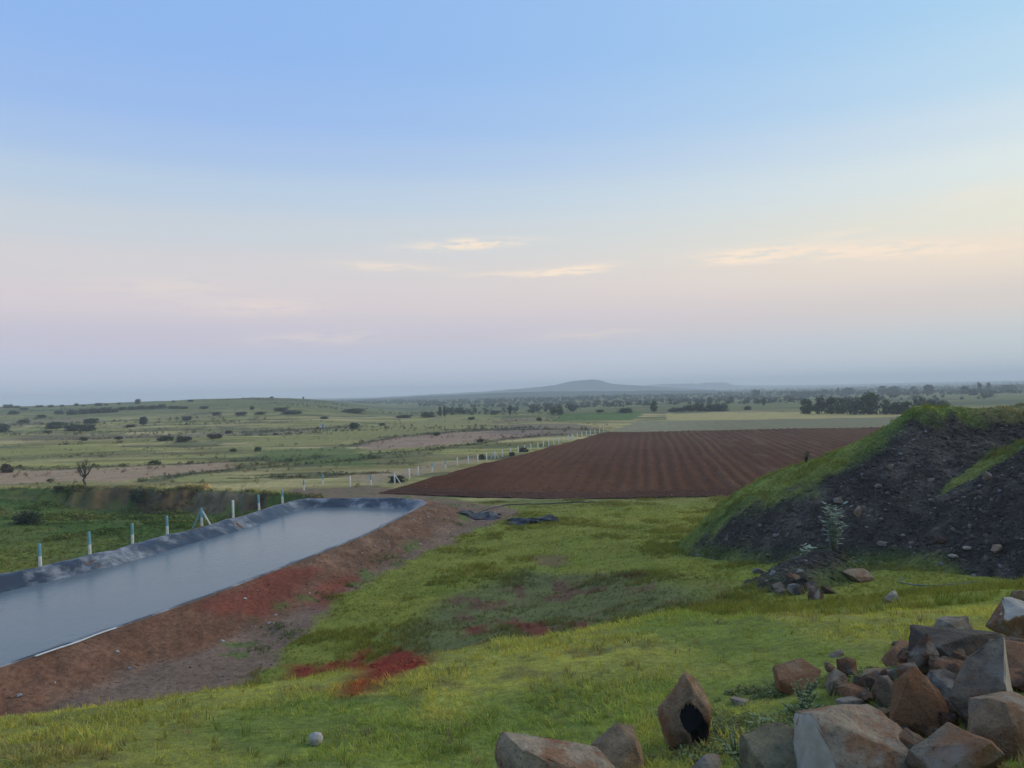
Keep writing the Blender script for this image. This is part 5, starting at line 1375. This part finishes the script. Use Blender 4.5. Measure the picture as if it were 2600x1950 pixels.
# x, y, z, width, height, tint, rust, rz, tilt, options, label
STONES = [
 (.28, 6.45, 7.20, .98, .52, PALE, .30, .10, 0, dict(slope=.45, planes=[(-.9, -.3, .3, .8), (.1, -.1, 1, .5), (0, -1, .3, .7)], npts=20), 'long pale boulder sloping down to the right at the bottom edge of the picture'),
 (.87, 6.85, 7.14, .52, .42, TANC, .15, .3, 0, dict(taper=.45, tex=1.8, planes=[(.7, -.5, .5, .68), (-.7, -.4, .4, .68)]), 'small pyramid shaped tan stone right of the long pale boulder'),
 (1.55, 7.4, 7.04, .60, .78, TANC, .2, 0, .04, dict(taper=.55, tex=2.2, hollow=(.10, .44, .25), npts=40, boxy=.15, rough=.06, cuts=9), 'upright egg shaped boulder with a black hollow in its front'),
 (1.50, 6.3, 7.16, .45, .34, GREY, .0, .5, 0, dict(), 'grey stone half sunk in weeds at the foot of the egg shaped boulder'),
 (1.95, 5.75, 7.50, .68, .48, MOSS, .0, .2, 0, dict(npts=20, rough=.08), 'rounded grey green lichened boulder left of the big pale faced boulder'),
 (3.12, 8.75, 7.06, .52, .34, TANC, .55, .2, 0, dict(npts=20), 'round boulder with a bright orange patch at the left of the pile'),
 (3.34, 8.1, 7.24, .40, .27, GREY, .05, .8, 0, dict(), 'plain grey stone touching the orange patched boulder'),
 (3.33, 7.6, 7.40, .42, .18, RUST, .35, .1, .1, dict(planes=[(0, 0, 1, .5)]), 'flat orange and grey slab lying before the big pale faced boulder'),
 (3.66, 7.9, 7.46, .37, .16, TANC, .1, -.1, -.06, dict(planes=[(0, 0, 1, .45)]), 'thin pale slab sticking out to the left of the pile'),
 (3.36, 7.08, 7.48, .25, .38, GREY, .0, .2, -.08, dict(taper=.45, planes=[(0, -1, .1, .5)]), 'upright smooth grey tooth of stone between slabs'),
 (3.27, 6.35, 7.56, .50, .66, RUST, .60, .3, -.10, dict(taper=.35, planes=[(-.3, -1, .2, .5), (.4, -1, .3, .55)]), 'big upright rusty orange boulder in the middle of the pile'),
 (3.62, 6.15, 7.64, .60, .86, GREY, .0, -.5, .22, dict(taper=.35, planes=[(.75, -.35, .55, .42), (-.6, -.8, .1, .5), (0, -1, .05, .55)], pale=(.75, -.35, .55, .86)), 'largest grey slab of the pile with a pale flat edge'),
 (4.5, 9.15, 7.08, .42, .36, RUST, .25, .6, 0, dict(planes=[(-.3, -.6, .7, .5)]), 'brown block with an orange top at the back of the pile'),
 (3.92, 7.55, 7.66, .27, .40, DKB, .1, .4, .05, dict(planes=[(0, -1, 0, .5), (0, 0, 1, .6)]), 'dark red brown block behind the largest grey slab'),
 (4.36, 7.85, 7.68, .85, .36, DGREY, .05, .15, .03, dict(planes=[(0, 0, 1, .5), (0, -1, .2, .5)]), 'long dark slab lying along the back of the pile'),
 (6.1, 10.8, 6.95, .56, .28, GREY, .0, .2, 0, dict(planes=[(0, 0, 1, .55)]), 'low grey flat stone behind the long dark slab'),
 (6.78, 10.6, 6.95, .72, .58, RUST, .15, .3, 0, dict(planes=[(-.1, -.2, 1, .5), (-.2, -1, -.1, .6)], pale=(-.1, -.2, 1, .85)), 'dark brown boulder with a pale top at the right edge above the pile'),
 (4.50, 7.15, 7.80, .52, .30, TANC, .45, .7, -.12, dict(planes=[(-.4, 0, 1, .45)]), 'orange topped wedge stone at the right edge of the pile'),
 (4.28, 6.75, 7.74, .46, .28, DKB, .2, .2, .1, dict(), 'dark reddish stone below the orange topped wedge at the right edge'),
 (2.38, 5.45, 7.62, .94, .58, PALE, .22, -.12, .10, dict(slope=.12, planes=[(-.9, -.42, .1, .62), (.05, -.25, 1, .48), (.2, -.9, .45, .62)], npts=20, pale=(-.9, -.42, .1, .88)), 'biggest front boulder with a broad pale flat face on its left end'),
 (2.88, 5.15, 7.80, .62, .44, GREY, .3, .3, 0, dict(), 'rounded grey boulder at the bottom right of the pile'),
 (3.45, 5.55, 7.76, .52, .52, TANC, .25, .6, 0, dict(npts=20), 'pinkish boulder at the right edge beside the largest slab'),
 (4.16, 10.2, 6.92, .21, .12, GREY, 0, .3, 0, dict(), 'small grey stone lying alone in the grass above the orange patched boulder'),
 (2.42, 8.55, 6.99, .24, .09, PALE, 0, .4, .22, dict(planes=[(0, 0, 1, .4)]), 'thin pale flake of stone tilted in the grass beside the egg shaped boulder'),
 (8.9, 18.4, 5.25, .48, .36, PALE, 0, .4, 0, dict(), 'pale stone lying in the grass below the gravel heap'),
 (12.75, 29.1, 3.05, 1.05, .55, TANC, .1, .2, 0, dict(npts=20), 'broad brown boulder half buried at the foot of the gravel heap'),
 (5.04, 10.3, 6.98, .18, .13, GREY, 0, .4, 0, dict(), 'small grey stone just behind the brown block at the back of the pile'),
 (3.52, 7.12, 7.50, .24, .30, TANC, .1, .8, 0, dict(), 'narrow tan stone wedged beside the grey tooth'),
 (9.85, 15.2, 6.1, .42, .36, TANC, .1, .4, 0, dict(), 'brown stone at the right edge on the grass above the pile'),
 (10.2, 15.6, 6.05, .34, .26, DGREY, 0, .9, 0, dict(), 'dark stone beside the brown one at the right edge above the pile'),
 (2.98, 6.05, 7.55, .36, .26, DGREY, 0, .7, 0, dict(), 'dark grey stone wedged under the rusty orange boulder'),
 (3.05, 5.65, 7.64, .30, .24, DKB, 0, .2, 0, dict(), 'dark stone in the gap between the front boulder and the largest slab'),
 (3.75, 6.9, 7.62, .40, .30, DGREY, 0, 1.2, 0, dict(), 'dark stone in the gap behind the rusty orange boulder'),
 (2.85, 6.6, 7.44, .34, .22, TANC, .2, 1.0, 0, dict(), 'tan stone between the front boulder and the flat orange slab'),
 (4.1, 6.2, 7.76, .40, .30, GREY, .1, .5, 0, dict(), 'grey stone behind the pinkish boulder at the right edge'),
 (4.0, 7.1, 7.66, .42, .30, DKB, .2, 1.7, 0, dict(), 'dark brown stone under the right end of the long dark slab'),
 (4.8, 7.9, 7.60, .50, .32, DGREY, 0, 2.1, 0, dict(), 'dark stone at the right end of the long dark slab'),
 (5.35, 8.9, 7.2, .55, .4, DKB, .2, 2.6, 0, dict(), 'dark brown stone below the boulder with the pale top'),
 (3.05, 7.25, 7.42, .26, .18, GREY, 0, 2.2, 0, dict(), 'small grey stone before the plain grey one'),
]
HEAP_STONES = [(15.0, 36.0, .45, .34, GREY, 'pale grey stone high on the left of the gravel face'), (15.3, 34.65, .42, .60, TANC, 'upright tan stone on the left of the gravel face'),
 (16.84, 30.84, .46, .36, DKB, 'dark red stone in the middle of the gravel face'), (17.56, 28.31, .48, .32, TANC, 'tan stone low on the right of the gravel face'),
 (16.52, 29.29, .44, .14, PALE, 'flat pale stone just below the dark red stone'), (15.5, 32.7, .48, .2, GREY, 'flat grey stone left of the dark red stone'),
 (18.0, 37.05, .5, .32, GREY, 'grey stone near the grass on the upper gravel face'), (19.1, 35.5, .36, .2, PALE, 'small pale stone near the top of the gravel face'),
 (16.9, 36.0, .4, .22, GREY, 'small grey stone in the upper middle of the gravel face'), (20.15, 33.0, .45, .4, GREY, 'grey stone just above the green strip on the gravel face'),
 (17.0, 29.25, .38, .16, PALE, 'pale flake right of the dark red stone'), (9.2, 27.3, .5, .26, TANC, 'tan stone on the left of the dark rubble at the heap foot'),
 (10.2, 27.9, .26, .2, PALE, 'small pale stone on top of the dark rubble at the heap foot'), (9.6, 25.0, .6, .5, DKB, 'dark brown stone at the front of the rubble'),
 (9.4, 26.2, .6, .5, DGREY, 'large dark grey stone in the middle of the rubble'), (9.7, 27.3, .5, .42, DGREY, 'dark grey stone at the back of the rubble'),
 (10.1, 26.7, .56, .46, DGREY, 'dark stone at the right of the rubble'), (10.4, 25.9, .5, .4, DKB, 'dark brown stone at the right front of the rubble'),
 (9.0, 26.6, .45, .36, GREY, 'grey stone at the left front of the rubble'), (10.0, 32.1, .48, .3, GREY, 'grey stone between the rubble and the green flank')]
def build_stones():
    for i, (x, y, z, w, h, tint, rust, rz, tilt, opt, lab) in enumerate(STONES):
        nm = 'boulder' if w > .45 else 'stone'
        me = rock_mesh(300 + i * 7, (w, w * .85, h), **dict(dict(cuts=3 if w > .4 else 2), **opt))
        o = obj(nm, me, loc=(x, y, z)); o.rotation_euler = (0, tilt, rz if not opt.get('hollow') else 0); o.color = (tint[0] * 1.22, tint[1] * 1.14, tint[2] * 1.02, rust)
        tag(o, lab, 'boulder' if w > .45 else 'stone', 'stones of the foreground pile')
    rnd = random.Random(12); rub = [rock_mesh(1500 + k, (1, .85, .75), cuts=1) for k in range(8)]; n = 0
    while n < 42:
        x, y = rnd.gauss(3.9, .75), rnd.gauss(6.9, .95)
        if y < 4.9 or x > .70 * y or x < .40 * y or abs(x / y) > .72: continue
        w = rnd.uniform(.10, .27); o = obj('stone', rub[n % 8], loc=(x, y, h1(x, y) + rnd.uniform(-.02, .10))); o.scale = (w, w, w); o.rotation_euler = (rnd.uniform(-.5, .5), rnd.uniform(-.5, .5), rnd.uniform(0, 6))
        o.color = (*rnd.choice((GREY, TANC, RUST, DKB, DGREY, TANC)), rnd.uniform(0, .5))
        tag(o, 'small broken stone wedged between the boulders of the foreground pile', 'stone', 'small stones filling the foreground pile'); n += 1
    for i, (x, y, w, h, tint, lab) in enumerate(HEAP_STONES):
        o = obj('stone', rock_mesh(700 + i * 5, (w, w * .8, h), cuts=1), loc=(x, y, s1(x, y) - h * .28)); o.rotation_euler = (0, 0, i * 1.3); o.color = (*tint, .1)
        tag(o, lab, 'stone', 'stones on the gravel heap')
    # pale round stone on the slope
    me = rock_mesh(990, (.15, .15, .14), npts=140, rough=.02, boxy=0, bevel=.01)
    me.materials.clear(); me.materials.append(M_STONE_PALE)
    tag(obj('round_stone', me, loc=(-2.08, 7.9, s1(-2.08, 7.9) - .008)), 'pale round ball like stone alone on the near grass', 'stone')
    # pale stones on the earth bank
    rnd = random.Random(4); protos = []
    for k in range(5):
        m = rock_mesh(1200 + k, (1, .8, .6), cuts=0, npts=12); m.materials.clear(); m.materials.append(M_STONE_PALE); protos.append(m)
    n = 0
    while n < 60:
        y = rnd.uniform(23, 62); x = rnd.uniform(-20, -4)
        s = float(pond_s(np.array([x]), np.array([y]))[0])
        if not (.5 < s < 4.2) or x < -20.3 + .248 * (y - 40): continue
        o = obj('stone', protos[n % 5], loc=(x, y, h1(x, y) - .02)); w = rnd.uniform(.07, .19); o.scale = (w, w, w); o.rotation_euler = (0, 0, rnd.uniform(0, 6))
        tag(o, 'small pale stone on the earth bank beside the pond', 'stone', 'pale stones on the earth bank'); n += 1
build_stones()

# ------------------------------------------------------------------ single plants near the heap and stones
def weed(name, x, y, h, w, nst, nl, ls, mat, label, cat, seed, group=None):
    rnd = random.Random(seed); o = empty(name, (x, y, s1(x, y) - .03)); V, F = [], []; V2, F2, C = [], [], []
    for k in range(nst):
        a = rnd.uniform(0, 6.28); r = w * .5 * math.sqrt(rnd.random()); hh = h * rnd.uniform(.55, 1.0)
        p = [Vector((0, 0, 0)), Vector((math.cos(a) * r * .4, math.sin(a) * r * .4, hh * .5)), Vector((math.cos(a) * r, math.sin(a) * r, hh))]
        tube(V, F, p, [.012, .009, .004], 4)
        for j in range(nl):
            t = rnd.uniform(.2, 1); c = p[0].lerp(p[1], t * 2) if t < .5 else p[1].lerp(p[2], t * 2 - 1)
            b = rnd.uniform(0, 6.28); d = Vector((math.cos(b), math.sin(b), rnd.uniform(-.1, .6))).normalized(); s = ls * rnd.uniform(.6, 1.3)
            sd = d.cross(Vector((0, 0, 1))).normalized() * s * .3; i = len(V2); g = rnd.uniform(.75, 1.25)
            V2 += [c, c + d * s * .5 - sd, c + d * s, c + d * s * .5 + sd]; C += [(g, g, g)] * 4; F2.append((i, i + 1, i + 2, i + 3))
    obj('stem', mesh_from('stem', V, F, [M_STEM], True), o)
    obj('leaves', mesh_from('leaves', V2, F2, [mat], False, np.array(C)), o)
    tag(o, label, cat, group)
M_WEED = leaf_material('leaves_weed_green', (.22, .27, .12))
weed('shrub', 12.9, 31.6, 2.1, 1.3, 10, 30, .26, M_LEAF_PALE, 'tall pale leaved shrub growing at the left foot of the gravel face', 'shrub', 1)
weed('shrub', 12.4, 33.4, 1.0, .7, 4, 16, .22, M_LEAF_PALE, 'small pale leaved shrub left of the tall one at the heap foot', 'shrub', 2)
weed('shrub', 16.45, 43.6, .85, .6, 9, 24, .12, M_LEAF_DARK, 'dark little bush standing out on the ridge of the heap', 'shrub', 3)
for k, (x, y, lab) in enumerate(((1.85, 6.7, 'leafy weed between the egg shaped boulder and the lichened boulder'), (2.15, 6.9, 'leafy weed right of the egg shaped boulder'), (2.55, 7.0, 'leafy weed before the orange patched boulder'),
                                 (2.3, 6.3, 'leafy weed behind the lichened boulder'), (2.75, 7.6, 'leafy weed left of the flat orange slab'), (1.75, 6.0, 'leafy weed at the left end of the lichened boulder'), (2.95, 8.1, 'leafy weed at the foot of the plain grey stone'))):
    weed('weed', x, y, .28, .42, 12, 16, .05, M_WEED, lab, 'weed', 20 + k, 'weeds among the stones')
def bank_tufts():
    P = [(-8.16, 46.4, .8), (-9.6, 38.6, .8), (-4.4, 60.0, .6), (-8.9, 41, .5), (-10.6, 34, .6), (-9.7, 33, .5), (-10.2, 31, .5), (-7.4, 47.5, .5)]
    pts, sc2, tn = [], [], []
    for x, y, r in P:
        n = int(70 * r); a = RNG.normal(0, 1, (n, 2)) * np.array([r * .9, r * 1.3]) * .5
        pts.append(np.stack([x + a[:, 0], y + a[:, 1]], -1))
    p = np.concatenate(pts); x, y = p[:, 0], p[:, 1]
    scatter('bank_weeds', np.stack([x, y, height(x, y) - .01], -1), RNG.uniform(.08, .22, len(x)), tint_jit(np.tile(np.array([[.10, .16, .035]]), (len(x), 1))), TALL, 'small green tufts sprouting on the earth bank', 12)
    # drawn out leafy undergrowth at the foot of the stones
    x, y = RNG.uniform(1.0, 4.2, 2600), RNG.uniform(5.6, 9.2, 2600)
    k = (fbm(x / .6, y / .6, 3, 970) > .48) & (x > .62 * y - 3.2) & (x < .62 * y - .9); x, y = x[k], y[k]
    scatter('stone_weeds', np.stack([x, y, height(x, y) - .005], -1), RNG.uniform(.035, .10, len(x)), tint_jit(np.tile(np.array([[.20, .235, .10]]), (len(x), 1)), .35), CLUMPS, 'fine leafy weeds round the feet of the stones', 13)
bank_tufts()

# ------------------------------------------------------------------ haze
def haze():
    R, z0, z1 = 5200.0, -16.0, 68.0
    V = [(sx * R, sy * R, z) for z in (z0, z1) for sx, sy in ((-1, -1), (1, -1), (1, 1), (-1, 1))]
    F = [(3, 2, 1, 0), (4, 5, 6, 7), (0, 1, 5, 4), (1, 2, 6, 5), (2, 3, 7, 6), (3, 0, 4, 7)]
    m = bpy.data.materials.new('haze_air'); m.use_nodes = True; nt = m.node_tree; nt.nodes.clear()
    out = nt.nodes.new('ShaderNodeOutputMaterial'); v = nt.nodes.new('ShaderNodeVolumePrincipled')
    v.inputs['Color'].default_value = (.88, .95, 1.0, 1); v.inputs['Density'].default_value = HAZE_DENSITY; v.inputs['Anisotropy'].default_value = 0.0
    nt.links.new(v.outputs[0], out.inputs['Volume'])
    me = mesh_from('haze', V, F, [m], False)
    tag(obj('haze', me), 'pale blue evening haze over the plain', None, None, 'stuff')
HAZE_DENSITY = 0.00042
haze()
